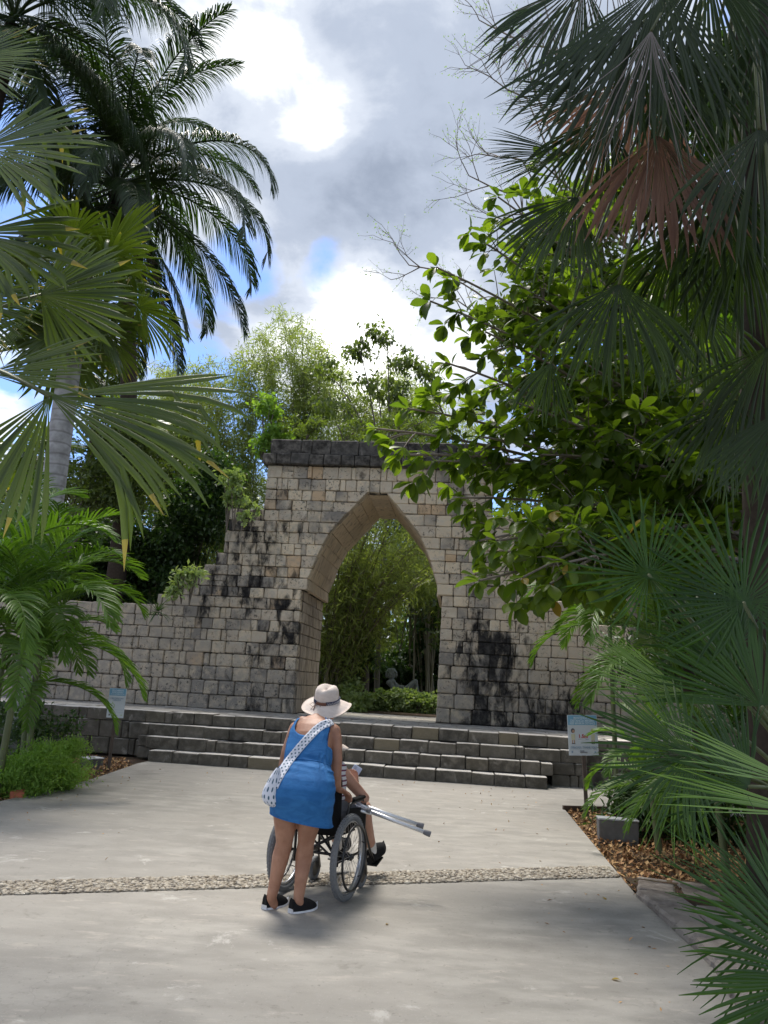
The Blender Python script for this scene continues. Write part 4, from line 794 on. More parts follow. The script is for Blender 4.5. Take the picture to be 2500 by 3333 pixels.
# --- right: thatch palm, saw palms
thatch=[fl(2080,60,5.2,-100,1.45,58,.0,droop=.6,split=.5,hang=.1,nseg=50,seed=11),
 fl(2140,440,5.5,-84,1.28,54,-.1,mat=MT['dead'],droop=.9,split=.55,nseg=40,seed=12),
 fl(1880,640,5.6,-122,.9,52,.1,droop=.8,seed=13), fl(2015,925,5.3,-92,.95,64,.05,up=(0,-.8,.7),droop=1.5,seed=14), fl(1795,1180,5.8,-104,.56,46,0,droop=1.2,nseg=26,seed=15),
 fl(2470,420,5.,-70,1.15,70,.1,droop=.9,seed=16), fl(2560,1330,4.3,-118,.78,34,-.1,droop=.3,nseg=30,seed=17), fl(1930,300,5.9,192,.84,40,.1,droop=.12,split=.45,seed=18),
 fl(2300,-120,5.3,-75,1.3,60,0,droop=.9,seed=19), fl(1900,-60,5.5,-112,1.15,50,.1,droop=.5,hang=.3,seed=20), fl(2420,760,5.6,-95,1.,70,.2,droop=1.2,seed=22), fl(2280,1000,6.2,-88,.9,66,.2,droop=1.3,seed=23),
 fl(2500,1130,5.8,-98,1.,60,.2,droop=1.2,seed=24), fl(2240,150,5.8,-80,1.2,64,.2,droop=1.,seed=25), fl(2050,250,6.2,-98,1.1,60,.2,mat=MT['dead'],droop=.5,hang=.2,nseg=34,seed=26), fl(2470,100,5.6,-92,1.2,60,.1,droop=1.,seed=27),
 fl(1990,-150,5.4,-100,1.3,34,.0,mat=MT['palmdry'],droop=.2,split=.12,nseg=22,wfac=.8,seed=28), fl(2120,100,4.9,-96,1.45,30,.0,mat=MT['palmdry'],droop=.2,split=.1,nseg=20,wfac=.8,seed=29), fl(1850,500,5.5,180,.7,34,.1,droop=.25,seed=30), fl(2150,-60,5.0,-96,1.5,50,.1,droop=.7,seed=81,hang=.2), fl(2360,560,5.4,-100,1.1,60,.2,droop=1.1,seed=82), fl(2210,760,5.9,-96,1.0,60,.2,droop=1.2,seed=83), fl(2400,1300,5.9,-100,.9,60,.2,droop=1.2,seed=84), fl(1980,380,6.0,-112,1.0,50,.1,droop=.8,seed=85), fl(2100,600,6.1,-90,1.,50,.1,mat=MT['palmdry'],droop=.5,split=.15,nseg=26,wfac=.8,seed=86), fl(1800,60,5.8,-115,.95,36,.0,mat=MT['palmdry'],droop=.3,split=.15,nseg=18,wfac=.8,seed=87)]
fan_palm('thatch_palm',(3.25,6.5,0),at(2430,-250,6.5),thatch,MT['fan_dark'],'tall thatch palm at the right edge with hanging dark and dead brown fan leaves',r=.17)
saw=[fl(2110,1870,5.1,95,.62,172,.1,up=(-.1,-1,.05),nseg=46,split=.32,droop=.02,wfac=.7,seed=41), fl(2420,1960,5.0,95,.74,150,.15,up=(.0,-1,.3),split=.35,droop=.05,wfac=.75,seed=42),
 fl(2245,2455,4.7,172,.66,100,.05,up=(0,-.75,.65),nseg=50,split=.4,droop=.12,wfac=.8,seed=43), fl(2260,2290,5.3,155,.86,36,.1,up=(0,-.6,.8),split=.45,droop=.1,nseg=34,mat=MT['fan_lit'],seed=44), fl(2215,2470,4.9,-104,.60,40,0,droop=.3,nseg=24,split=.3,wfac=.7,mat=MT['fan_lit'],seed=45),
 fl(2400,2260,5.2,125,.7,60,.15,split=.4,droop=.1,seed=46), fl(2480,2300,5.0,100,.8,80,.1,split=.4,droop=.15,seed=47), fl(2380,2130,5.6,110,.7,70,.2,split=.4,droop=.1,seed=48), fl(2440,2560,4.6,140,.6,70,.2,split=.4,droop=.3,seed=49)]
fan_palm('saw_palm',(2.95,5.2,0),(3.05,5.3,.75),saw,MT['fan_green'],'dark green saw palm with stiff star shaped leaves right of the right sign',r=.12)
front=[fl(2560,2995,3.45,172,.56,95,.0,up=(-.1,-.9,.45),nseg=46,split=.3,droop=.1,wfac=.72,seed=61), fl(2660,2655,3.7,174,.78,15,.0,up=(0,-.5,.85),nseg=9,split=.3,droop=.12,wfac=1.1,mat=MT['fan_lit'],seed=62), fl(2620,2560,3.9,165,.70,22,.05,up=(0,-.5,.85),nseg=10,split=.3,droop=.1,mat=MT['fan_lit'],seed=63), fl(2700,3200,3.3,160,.6,60,0,droop=.15,seed=64)]
fan_palm('saw_palm',(2.35,3.7,0),(2.3,3.7,.35),front,MT['fan_green'],'nearest saw palm cut off by the right edge at the bottom of the picture',r=.09)
mid=[fl(1990,1600,9.5,90,.62,170,.1,up=(0,-1,.2),split=.4,droop=.1,seed=71),fl(1900,1560,10,120,.55,120,.1,split=.4,droop=.2,seed=72),fl(2060,1700,9,60,.7,110,.1,split=.4,droop=.2,seed=73),fl(1950,1750,9.4,-60,.7,90,.1,split=.4,droop=.4,seed=74),fl(2150,1600,9,80,.7,120,.1,droop=.2,seed=75),fl(1870,1380,11,-90,.9,60,.1,mat=MT['palmdry'],droop=.5,split=.2,seed=76),fl(1960,1380,11,-90,.9,60,.1,mat=MT['palmdry'],droop=.5,split=.2,seed=77)]
cb=at(2000,1650,10); fan_palm('fan_palm',(cb.x+1.9,11.4,0),at(2080,1480,11.0),mid,MT['fan_green'],'mid sized fan palm with dry grey skirt behind the leafy branch at the right',r=.09)
for i,(tx,ty,Y,n,sc,lab) in enumerate([(1985,2040,11.5,11,.75,'areca palm whose fronds droop over the right end of the wall'),(2150,2150,10.5,12,.8,'dark areca palm behind the saw palm'),(2120,2560,8.2,12,.42,'young areca clump beside the oblong light box'),(2330,2560,7.2,11,.45,'young palm clump in the shade right of the oblong light box'),(2450,1700,9,12,1.,'areca palm in deep shade at the right edge')]):
    t=at(tx,ty,Y); b=Vector((t.x+.1,Y,0)); feather_palm(b,t,.04,.03,'areca',n,lab,'areca palms in the right bed',tmat='rachis',rz0=i,scale=sc,elr=(0,5),name='areca_palm')
bush('low_bush',[(gz(2200,2760,0).x,gz(2200,2760,0).y+.6,.25,.6,.4,.35),(3.6,9.4,.35,.8,.5,.45)],5000,'low dark green plants among the wood chips under the palms','bush',.12,.035,60,.12,seed=31)
bush('dark_thicket',[(4.6,8.2,1.2,.9,.9,1.2),(5.2,7.6,2.6,.9,.9,1.2),(5.4,9.5,1.8,1.2,1,1.6),(3.9,7.0,.7,.6,.6,.6),(4.3,5.6,1.2,.8,.8,1.),(4.0,4.6,.6,.8,.8,.6)],26000,'deep shaded thicket behind the palms at the right edge','bush',.12,.06,300,.18,seed=32)
tree('shade_tree',(7.2,12.5,0),5.5,[(5.3,12.2,5.0,1.3,1.2,1.2),(6.6,12.5,6.6,1.6,1.4,1.4),(6.2,13,3.4,1.6,1.3,1.1),(5.6,12.4,8.0,1.2,1.2,1.0),(7.5,12,9.,1.6,1.3,1.4),(5.2,13.2,2.3,1.1,1,.8)],26000,'dark leafy tree with sky glinting through, behind the thatch palm','bush',.2,.15,.08,300,.2,seed=33)
tree('shade_tree',(8.5,17,.8),7,[(7.2,17,6.5,2,1.5,1.8),(8.6,17,9.5,2.2,1.6,1.8),(6.0,17.5,4.2,1.6,1.3,1.3),(10,17,5,2,1.5,2)],18000,'taller tree farther back at the right','tree',.22,.2,.1,240,.25,seed=34)
def BP(px,py,Y,r,rz): p=at(px,py,Y); return (p.x,p.y,p.z,r,r*.9,rz)
tree('shade_tree',(6.6,14.3,0),5.,[BP(1900,700,15,1.0,.9),BP(1830,980,14.6,1.,.9),BP(2000,1250,14,1.1,.9),BP(1790,1290,14.2,.8,.7),BP(1960,950,15,1.1,.9),BP(1700,1050,15,.7,.6),BP(2110,600,15,1.,.9),BP(2220,1000,14,1.1,1.1),BP(2150,1350,13.5,1.,.8),BP(2350,800,14,1.1,1.1),BP(1760,800,15,.6,.6)],30000,'leafy tree filling the gap between the gateway and the thatch palm','tree',.16,.16,.085,420,.17,seed=36,limbs=16)
tree('shade_tree',(6.8,10.5,0),5.,[BP(2300,1200,10.8,.9,.9),BP(2450,900,11,1.,1.),BP(2480,1400,10.4,.9,.9),BP(2350,1600,10.2,.8,.8),BP(2250,500,11,.9,.9),BP(2450,300,11,1.1,1.1)],20000,'dark leafy tree in shade behind the right edge palms','bush',.16,.14,.075,260,.17,seed=37,limbs=12)
# --- broad leaved tree whose boughs cross in front of the right half of the wall
def obov(L,Wd,seed):
    rng=random.Random(seed); K=6; V=[];F=[]; cv=rng.uniform(.05,.22)
    for k in range(K+1):
        u=k/K; w=Wd*.5*math.sin(PI*min(1,u**1.25*.97+.02))**.8; z=-cv*L*u*u; x=L*u*(1-.1*u); zz=rng.uniform(-.01,.01)*L; V+=[(x,w,z+w*.28+zz),(x,0,z),(x,-w,z+w*.28-zz)]
    for k in range(K): a=3*k; F+=[(a,a+1,a+4,a+3),(a+1,a+2,a+5,a+4)]
    m=MB(); m.add(V,F); me=m.mesh('leaf',MT['big'],True); me.attributes.new('var','FLOAT','FACE').data.foreach_set('value',[rng.uniform(.1,.9)]*len(F)); return me
LM=[obov(.215,.105,i) for i in range(6)]
mly=leafmat('yellowing_leaf',(.30,.22,.03),(.42,.30,.04),.45,.45,(1.3,1.1,.5)); LY=obov(.2,.1,33); LY.materials.clear(); LY.materials.append(mly)
bt=empty('broad_leaved_tree',(5.7,9.4,0)); tag(bt,'tree with large bright green leaves reaching across the right half of the wall','tree')
BO=bt.location.copy(); rb=random.Random(9); mb=MB(); trunk(mb,(0,0,-.2),Vector((-.1,0,3.2)),.16,.11,10,8,flare=.06); mb.build('trunk',MT['bark'],bt,True)
boughs=[((1700,1880),6.4),((1620,1760),6.5),((1790,1900),6.4),((1560,1890),6.6),((1850,1830),6.3),((1225,1395),7.6),((1330,1330),8.),((1420,1500),7.6),((1500,1620),7.5),((1560,1760),7.3),((1660,1830),7.2),((1760,1790),7.2),((1860,1800),7.0),((1400,980),7.8),((1420,870),8.),((1530,760),8.2),((1450,1180),7.8),((1580,1080),7.8),((1690,930),8.),((1650,1300),7.4),((1760,1480),7.4),((1560,1420),7.6),((1800,1650),7.2),((1900,1180),7.6),((2000,1400),7.2),((2080,1100),7.8),((1620,640),8.4),((1750,520),8.6),((2150,1550),7.2),((2250,1350),7.6),((1300,1480),7.5),((1640,1180),8.2),((1850,980),8.2)]
st_=[Vector((-.15,0,z)) for z in (2.6,3.0,3.2)]; LV=[]
for (p,Y) in boughs:
    T=at(*p,Y)-BO; s=rb.choice(st_); L_=(T-s).length; m=(T+s)/2+Vector((.1,rb.uniform(-.2,.2),.16*L_ if T.z>s.z-.3 else .22*L_)); c=bez(s,m,T,14); b=MB(); b.tube(c,[.032*(1-.8*k/14)+.004 for k in range(15)],6,cap=False)
    def whorl(q,d,n,sc=1.):
        for j in range(n):
            a=j*2.4+rb.uniform(-.3,.3); o_=d.orthogonal().normalized(); o_.rotate(Matrix.Rotation(a,3,d)); e=(o_*rb.uniform(.6,1.1)+d*rb.uniform(.3,.9)+Vector((0,0,-rb.uniform(.0,.9)))).normalized()
            LV.append((q+e*.02,e,sc*rb.uniform(.5,1.15)))
    for k in range(6,15):
        d=(c[min(k+1,14)]-c[k-1]).normalized()
        if k==14: whorl(c[14],d,8); continue
        for _ in range(2 if k<8 else 4):
            o_=d.orthogonal().normalized(); o_.rotate(Matrix.Rotation(rb.uniform(0,6.28),3,d)); e=(d*.6+o_*.8+Vector((0,0,rb.uniform(-.25,.25)))).normalized(); l=rb.uniform(.14,.42); q=c[k]+e*l; b.tube([c[k],c[k]+e*l*.5+Vector((0,0,.02)),q],[.007,.006,.004],4,cap=False)
            if rb.random()<.5: whorl(c[k]+e*l*.55,e,2)
            whorl(q,e,rb.randint(5,9))
    b.build('bough',MT['twig'],bt,True)
def leafmat4(q,e,s,roll):
    z=Vector((0,0,1))+Vector((rb.uniform(-.5,.5),rb.uniform(-.5,.5),0)); y=z.cross(e).normalized(); z=e.cross(y); m=Matrix((e,y,z)).transposed().to_4x4(); m=Matrix.Translation(q)@m@Matrix.Scale(s,4); return m
LV.sort(key=lambda t:(t[0]+BO).y+abs((t[0]+BO).x-1.4)*.6)
for i,(q,e,s_) in enumerate(LV[:300]):
    o=link('leaf',LY if i%37==5 else LM[i%6],bt); o.matrix_local=leafmat4(q,e,s_,0)
vs=[];fs=[];vr=[]
for i,(q,e,s_) in enumerate(LV[300:]):
    m=leafmat4(q,e,s_,0); me=LM[i%6]; b0=len(vs); vs+=[tuple(m@v.co) for v in me.vertices]; fs+=[tuple(j+b0 for j in f.vertices) for f in me.polygons]; vr+=[rb.random()]*len(me.polygons)
o=npmesh('leaves',np.array(vs),np.array(fs),MT['big'],bt,vr,True); o['kind']='stuff'
# bare tree at the right, against the sky
bare=empty('bare_tree',(5.2,15,.4)); tag(bare,'nearly leafless tree with fine twigs against the sky at the upper right','tree'); BB=bare.location; tips=[]; mb=MB(); rb2=random.Random(12)
crown=Vector((-.4,0,6.5)); trunk(mb,(0,0,-.6),crown,.2,.12,10,8); 
for p,l in (((1530,60),1.),((1560,250),1.),((1620,-60),1.),((1500,590),1.),((1590,700),.9),((1310,860),.9),((1540,480),1.),((1700,330),1.),((1450,1010),.8),((1680,120),1.)):
    T=at(*p,15)-BB; T2=T+Vector((1.1,0,-.25 if p[1]>400 else -.5)); c=bez(crown if p[1]<500 else crown*.8,(crown+T2)/2+Vector((.3,0,.5)),T2,8); mb.tube(c,[.05*(1-.7*k/8) for k in range(9)],6,cap=False); branchy(mb,c[-1],(T-T2),1.0,.024,3,rb2,.65,tips,.02,4,3)
mb.build('branches',MT['twig'],bare)
P=np.array([tuple(p+Vector((rb2.gauss(0,.04),rb2.gauss(0,.04),rb2.gauss(0,.03)))) for p,d in tips for _ in range(2)]); leafcloud('leaf_buds',P,MT['fern'],bare,.05,.025,.1,.3)
# trees overhead behind the camera whose canopy shades the near path
tree('shade_tree',(5.2,3.2,0),9.5,[(-1,4.2,12.6,3,2.6,1.),(2.8,6.3,13.2,3,2.4,1.),(.2,8.6,14.2,3.4,1.8,.8),(4.4,9.0,14.6,2.6,1.8,.9),(5.5,4,11.5,2.5,2.5,1.5),(-4,7,13.6,2.2,2,.9)],26000,'very tall tree added out of view so its high canopy shades the near path','bush',.28,.24,.12,420,.33,seed=44,limbs=14)  # added unseen tree, canopy shaped to darken the near path
tree('shade_tree',(4.2,-2.5,0),4.6,[(1.5,-1.5,6.2,3,2.6,.9),(4.5,-.5,6.0,2.2,2.2,.9),(-1.5,-2.,6.8,2.6,2.4,.9),(3.2,1.4,6.4,1.6,1.2,.6)],16000,'shade tree standing behind the viewer, its canopy over the near path','bush',.25,.2,.1,260,.3,seed=41,limbs=10)
tree('shade_tree',(-5.6,-1.,0),4.8,[(-4.,-.5,6.4,2.4,2.4,1.),(-5.6,2.2,6.2,1.8,1.8,1.)],9000,'shade tree left behind the viewer','bush',.25,.2,.1,160,.3,seed=42,limbs=8)
for i,(x,y,px,py) in enumerate(((2260,2.,0,0),)): pass
_g=np.random.default_rng(9); _P=np.column_stack([_g.uniform(-4.2,2.5,700),_g.uniform(2.2,13.,700),np.full(700,.024)]); _P=_P[inpoly(_P,path)]; _w=_g.uniform(0,1,len(_P))<(.12+.88*((_P[:,0]>1.2)|(_P[:,0]<-3.2)|(_P[:,1]>12.2))); _P=_P[_w]
o=leafcloud('leaf_scraps',_P,MT['litter'],None,.034,.016,0,.85,_g,curl=.15); tag(o,'tiny dry leaf scraps scattered over the path, most along its edges','leaf scraps',None,'stuff')
def fallen(px,py,i):
    o=link('fallen_leaf',LY); p=gz(px,py,.024); o.location=p+Vector((0,0,.006)); o.rotation_euler=(rb.uniform(-.15,.15),rb.uniform(0,.2),rb.uniform(0,6)); s_=rb.uniform(.2,.34); o.scale=(s_,)*3; return o
for i,(px,py,lab) in enumerate([(1960,2922,'small yellow leaf on the path near the end of the pebble strip'),(2018,3192,'small yellow leaf on the near path, lowest of the two'),(1260,3010,'tiny pale leaf lying on the path below the wheelchair')]): tag(fallen(px,py,i),lab,'leaf')

# ================================================================== STATUE
def organic(name,mb,mat,parent,vox=.007,smooth=4,loc=None):
    o=mb.build(name,mat,parent,True); r=o.modifiers.new('skin','REMESH'); r.mode='VOXEL'; r.voxel_size=vox; r.use_smooth_shade=True
    m=o.modifiers.new('soft','SMOOTH'); m.factor=.5; m.iterations=smooth; return o
mstone=plain('dark_carved_stone',(.21,.225,.20),.8,0,.35,18,.5,.3)
SY=25.; so_=at(1310,2262,SY); st_r=empty('reclining_statue',so_); tag(st_r,'dark grey stone figure lying on its back with raised knees and turned head','statue')
def sp(px,py,dy=0.): return at(px,py,SY)+Vector((0,dy,0))-so_
mb=MB(); mb.ell(sp(1274,2196,-.05),(.135,.14,.165)); mb.cone(sp(1274,2207),.08,sp(1275,2218),.08)
mb.cone(sp(1266,2222,.12),.085,sp(1279,2219,-.16),.085); mb.cone(sp(1274,2224),.13,sp(1292,2240),.125); mb.cone(sp(1292,2240),.12,sp(1322,2245),.12)
for dy in (-.13,.13):
    mb.cone(sp(1324,2243,dy),.10,sp(1352,2218,dy),.075); mb.cone(sp(1352,2218,dy),.07,sp(1357,2250,dy),.06); mb.cone(sp(1356,2254,dy),.055,sp(1366,2255,dy),.045)
    mb.cone(sp(1272,2221,dy*1.6),.065,sp(1281,2243,dy*1.9),.052); mb.cone(sp(1281,2243,dy*1.9),.05,sp(1303,2237,dy*.5),.04)
mb.ell(sp(1274,2181,-.05),(.14,.145,.07)); mb.box(sp(1274,2186,-.05),(.29,.28,.045))
for x in (-1,1): mb.ell(sp(1274,2195,-.06)+Vector((x*.155,0,0)),(.035,.06,.11))
f=sp(1274,2196,-.05)+Vector((0,-.135,0)); mb.ell(f+Vector((0,-.015,-.015)),(.022,.03,.04)); mb.ell(f+Vector((0,0,-.08)),(.045,.02,.014))
for x in (-.05,.05): mb.ell(f+Vector((x,.0,.03)),(.028,.014,.014)); mb.box(f+Vector((x,-.0,.055)),(.07,.02,.012))
organic('figure',mb,mstone,st_r,.016,2)
mb=MB(); mb.box(sp(1318,2262)-Vector((0,0,.02)),(1.25,.65,.12)); mb.box(sp(1318,2274)-Vector((0,0,.1)),(1.05,.5,.3)); mb.build('plinth',mstone,st_r)
# ================================================================== PEOPLE
def skinmat(name,a,b):
    t=NT(name); v=t.pos(); n=t.noise(v,9,5); n2=t.noise(v,70,4,.7); c=t.mix(t.mr(n,.3,.7),a,b); c=t.mix(t.mr(n2,.55,.75,0,.25),c,(a[0]*.6,a[1]*.5,a[2]*.5)); m=t.bsdf(c,.52,0,t.bump(n2,.25,.003),.4)
    t.p.inputs['Subsurface Weight'].default_value=.08; t.p.inputs['Subsurface Radius'].default_value=(.012,.005,.003); return m
skin=skinmat('tanned_skin',(.29,.14,.085),(.40,.21,.135)); skin2=skinmat('fair_tanned_skin',(.40,.21,.14),(.50,.28,.20))
def m_cloth(name,a,b,rough=.8,wr=1.):
    t=NT(name); g=t.pos((1,1,2.2)); n=t.noise(g,10,5,.55,1.2); w=t.noise(t.pos(),600,2); c=t.mix(t.mr(n,.3,.7),a,b); return t.bsdf(c,rough,0,t.bump(t.m('ADD',n,t.m('MULTIPLY',w,.06)),.22*wr,.02),.25)
bluec=m_cloth('blue_jersey',(.018,.108,.29),(.03,.15,.37))
navy=plain('navy_cloth',(.01,.015,.05),.8); hatm=m_cloth('cream_felt',(.56,.48,.42),(.64,.56,.50),.85,.3)
black=plain('black_fabric',(.006,.006,.0065),.8,0,.2,40,.3,.2); blk_m=plain('black_steel',(.012,.012,.013),.35,.0,.1,20,0,.5); tyre=plain('grey_tyre',(.17,.175,.18),.8,0,.25,60,.6,.25); chrome=plain('steel_rim',(.55,.56,.58),.3,.9,.05,10,0); alu=plain('aluminium_tube',(.72,.73,.75),.35,.55,.03,10,0); shoe_b=plain('black_mesh_shoe',(.012,.012,.013),.85,0,.3,90,.5,.2); sole=plain('white_sole',(.62,.63,.66),.6,0,.05,30,0); brown=plain('brown_leather',(.14,.055,.03),.6); grub=plain('grey_rubber',(.16,.16,.17),.75,0,.1,30,.2); wsock=plain('white_sock',(.62,.60,.56),.9,0,.08,60,.4); hair=plain('dark_brown_hair',(.03,.018,.012),.6,0,.4,60,.5)
def hand(mb,w,d,n,thumb,curl=.6,s=1.):
    """w wrist, d towards fingers, n palm normal (palm side), thumb +-1 side"""
    w=Vector(w); d=Vector(d).normalized(); n=Vector(n); n=(n-d*n.dot(d)).normalized(); sd=d.cross(n)*thumb
    c=w+d*.045*s; R=Matrix((sd,d,n)).transposed(); mb.ell(c,(.038*s,.048*s,.015*s),R,nu=12,nv=8); mb.cone(w,.023*s,w+d*.02*s,.024*s,10)
    for i,(o,l) in enumerate(((.028,.070),(.010,.078),(-.009,.073),(-.027,.058))):
        p=c+d*.036*s+sd*o*s; a=0; dd=d+sd*o*2.
        for k,(f,r0,r1) in enumerate(((.45,.0092,.0085),(.3,.0085,.0078),(.25,.0078,.0068))):
            a=curl*(.6+.5*k); dd=(dd*math.cos(a)+n*math.sin(a)).normalized(); q=p+dd*l*f*s; mb.cone(p,r0*s,q,r1*s,8); p=q
    p=w+d*.02*s+sd*.028*s; dd=(sd*.75+d*.6+n*.35).normalized()
    for l,r0,r1 in ((.035,.012,.010),(.028,.010,.0085)): q=p+dd*l*s; mb.cone(p,r0*s,q,r1*s,8); p=q; dd=(dd+n*curl*.7+d*.4).normalized()
def shoe(name,heel,yaw,pitch,parent,L=.26,up=shoe_b,so=sole,mark=None):
    R=empty('tmp',(0,0,0)); bpy.data.objects.remove(R)
    K=14; prof=[]; mbu=MB(); mbs=MB(); N=14
    def wid(u): return .5*L*(.27+.13*math.sin(PI*min(1,u*1.05))**1.0*(1 if u>.5 else .6)+.03)*min(1,math.sin(PI*min(1,max(.03,u*.93+.07)))**.35)
    def top(u): return .085*(1-u)**.6*(1 if u>.0 else 1)+.032+.01*math.sin(PI*u) if u>.3 else .115-.02*math.sin(PI*u/.3)
    vs=[];vb=[]
    for i in range(K+1):
        u=i/K; w=wid(u); h=top(u)*(1 if u<.97 else .7); x=u*L-.03
        for j in range(N+1):
            t=PI*j/N; vs.append((math.cos(t)*w*(1-.25*math.sin(t)**2),x,.028+(h-.028)*math.sin(t)**.7))
        z0=.028+.008*(u>.85)*(u-.85)*10
        vb+=[(-w*1.14,x*1.01,z0+.020),(-w*1.17,x*1.02,.006),(-w*.9,x,0.),(w*.9,x,0.),(w*1.17,x*1.02,.006),(w*1.14,x*1.01,z0+.020)]
    mbu.add(vs,[(i*(N+1)+j,i*(N+1)+j+1,(i+1)*(N+1)+j+1,(i+1)*(N+1)+j) for i in range(K) for j in range(N)]+[tuple(range(N+1)),tuple(range(K*(N+1)+N,K*(N+1)-1,-1))])
    mbs.add(vb,[(i*6+j,i*6+(j+1)%6,(i+1)*6+(j+1)%6,(i+1)*6+j) for i in range(K) for j in range(6)]+[tuple(range(6)),tuple(range(K*6+5,K*6-1,-1))])
    o=mbu.build(name,up,parent,True); o.location=heel; o.rotation_euler=(pitch,0,yaw); q=mbs.build('sole',so,o,True)
    for ob in (o,q): m=ob.modifiers.new('round','SUBSURF'); m.levels=1; m.render_levels=1
    if mark: 
        mm=MB(); mm.torus((mark[0],.10,.060),(1,0,.35),.010,.003,14,6); mm.build('logo',red_m,o)
    return o
red_m=plain('red_print',(.55,.06,.03),.5)
wo=gz(935,2975,0); wo.z=0; woman=empty('person',wo); tag(woman,'woman in blue sleeveless playsuit and cream hat standing behind the wheelchair, seen from behind','person')
def J(px,py,Y): return at(px,py,Y)-wo
YAW=math.radians(-15); LA=Vector((math.cos(YAW),math.sin(YAW),0)); FW=Vector((-math.sin(YAW),math.cos(YAW),0))
RG=[(2668,889,1073,5.46,.118,0),(2645,886,1071,5.455,.128,0),(2618,884,1076,5.45,.143,0),(2590,886,1080,5.445,.155,0),(2562,891,1083,5.45,.157,0),(2535,902,1082,5.475,.143,.1),(2510,918,1076,5.52,.122,.25),(2490,931,1071,5.56,.107,.35),(2465,935,1071,5.60,.105,.45),(2432,938,1076,5.64,.112,.5),(2402,944,1082,5.68,.112,.5),(2374,953,1090,5.72,.098,.5),(2356,964,1088,5.75,.08,.5),(2340,992,1068,5.785,.058,.45),(2330,1008,1058,5.80,.05,.4)]
def ringpt(t,th,k=1.,off=0.):
    t=max(0,min(len(RG)-1.001,t)); i=int(t); f=t-i; a,b=RG[i],RG[i+1]; py,l,r,Y,dp,ln=[a[m]*(1-f)+b[m]*f for m in range(6)]
    c=J((l+r)/2,py,Y); A=(r-l)/2*Y/FPX*1.0; F_=(FW*math.cos(ln)-Vector((0,0,1))*math.sin(ln)); s_,c_=math.sin(th),math.cos(th)     # th=0 at the back, +90 at her right
    e=.86; c=c-Vector((0,0,.030*s_*max(0,1-t/5.)))
    x=A*abs(s_)**e*(1 if s_>0 else -1); y=-dp*abs(c_)**e*(1 if c_>0 else -1)
    if t<6 and c_>0: y*=1+.045*(abs(math.sin(th*1.))*2-1)*(1-abs(t-3.2)/3.2) if abs(th)<.9 else 1
    return c+LA*(x*k+off*s_)+F_*(y*k-off*c_)
mb=MB(); N=28; T=[.0+i*.5 for i in range(28)]; vs=[ringpt(t,2*PI*j/N,.955,-.004) for t in T for j in range(N)]; mb.add(vs,[(i*N+j,i*N+(j+1)%N,(i+1)*N+(j+1)%N,(i+1)*N+j) for i in range(len(T)-1) for j in range(N)]+[tuple(range(N-1,-1,-1)),tuple(range((len(T)-1)*N,len(T)*N))])
# legs
for hx,kx,cx,ax,ay,YY,kr in ((931,926,913,883,2922,5.53,1.),(1017,996,989,971,2930,5.50,1.)):
    mb.cone(J(hx,2600,5.47),.098,J((hx+kx)/2+1,2672,5.485),.079,18); mb.cone(J((hx+kx)/2+1,2672,5.485),.079,J(kx,2742,5.51),.056,18); mb.cone(J(kx,2742,5.51),.056,J(cx,2792,5.525),.058,16); mb.cone(J(cx,2792,5.525),.058,J((cx+ax)/2,2862,YY),.043,14); mb.cone(J((cx+ax)/2,2862,YY),.043,J(ax,ay,YY),.034,14); mb.cone(J(ax,ay,YY),.034,J(ax+5,ay+22,YY+.03),.036,12)
# right arm
mb.cone(J(1086,2382,5.72),.050,J(1092,2405,5.70),.048); mb.cone(J(1092,2405,5.70),.047,J(1096,2470,5.68),.041); mb.cone(J(1096,2470,5.68),.041,J(1095,2522,5.67),.036); mb.cone(J(1095,2522,5.67),.037,J(1096,2545,5.69),.034); mb.cone(J(1096,2545,5.69),.034,J(1101,2568,5.73),.022)
mb.cone(J(1060,2358,5.75),.045,J(1088,2380,5.72),.048)
HR=J(1102,2568,5.735); hand(mb,HR,(.45,.35,-.25),(.1,-.2,-1),-1,.75,.95)
# left arm
mb.cone(J(962,2372,5.72),.048,J(953,2395,5.70),.047); mb.cone(J(953,2395,5.70),.045,J(934,2445,5.69),.040); mb.cone(J(934,2445,5.69),.040,J(922,2490,5.70),.034); mb.cone(J(922,2490,5.70),.035,J(945,2550,5.80),.024); mb.cone(J(985,2350,5.75),.042,J(962,2372,5.72),.046)
hand(mb,J(946,2552,5.81),(.5,.4,-.3),(0,-.2,-1),1,.75,.95)
# neck, head
mb.cone(J(1030,2345,5.79),.056,J(1050,2318,5.87),.050); HC=J(1062,2296,5.92); mb.ell(HC+Vector((0,0,.01)),(.073,.092,.105)); mb.ell(HC+Vector((.008,.045,-.045)),(.055,.055,.05))
fd=(FW+LA*.12).normalized(); mb.ell(HC+fd*.098+Vector((0,0,-.012)),(.012,.018,.022)); mb.ell(HC+fd*.085+Vector((0,0,-.055)),(.024,.010,.008))
for s_ in (-1,1): mb.ell(HC+LA*.075*s_+Vector((0,0,-.01)),(.010,.02,.032)); mb.ell(HC+fd*.082+LA*.03*s_+Vector((0,0,.02)),(.014,.010,.009)); mb.cone(HC+fd*.07+LA*.02*s_-Vector((0,0,.085)),.018,HC+LA*.06*s_-Vector((0,0,.05)),.022)
organic('body',mb,skin,woman,.0065,4)
mb=MB(); mb.ell(HC+Vector((0,-.012,.022)),(.081,.092,.100)); mb.ell(HC-fd*.05+Vector((0,0,-.03)),(.066,.05,.055)); organic('hair',mb,hair,woman,.008,2)
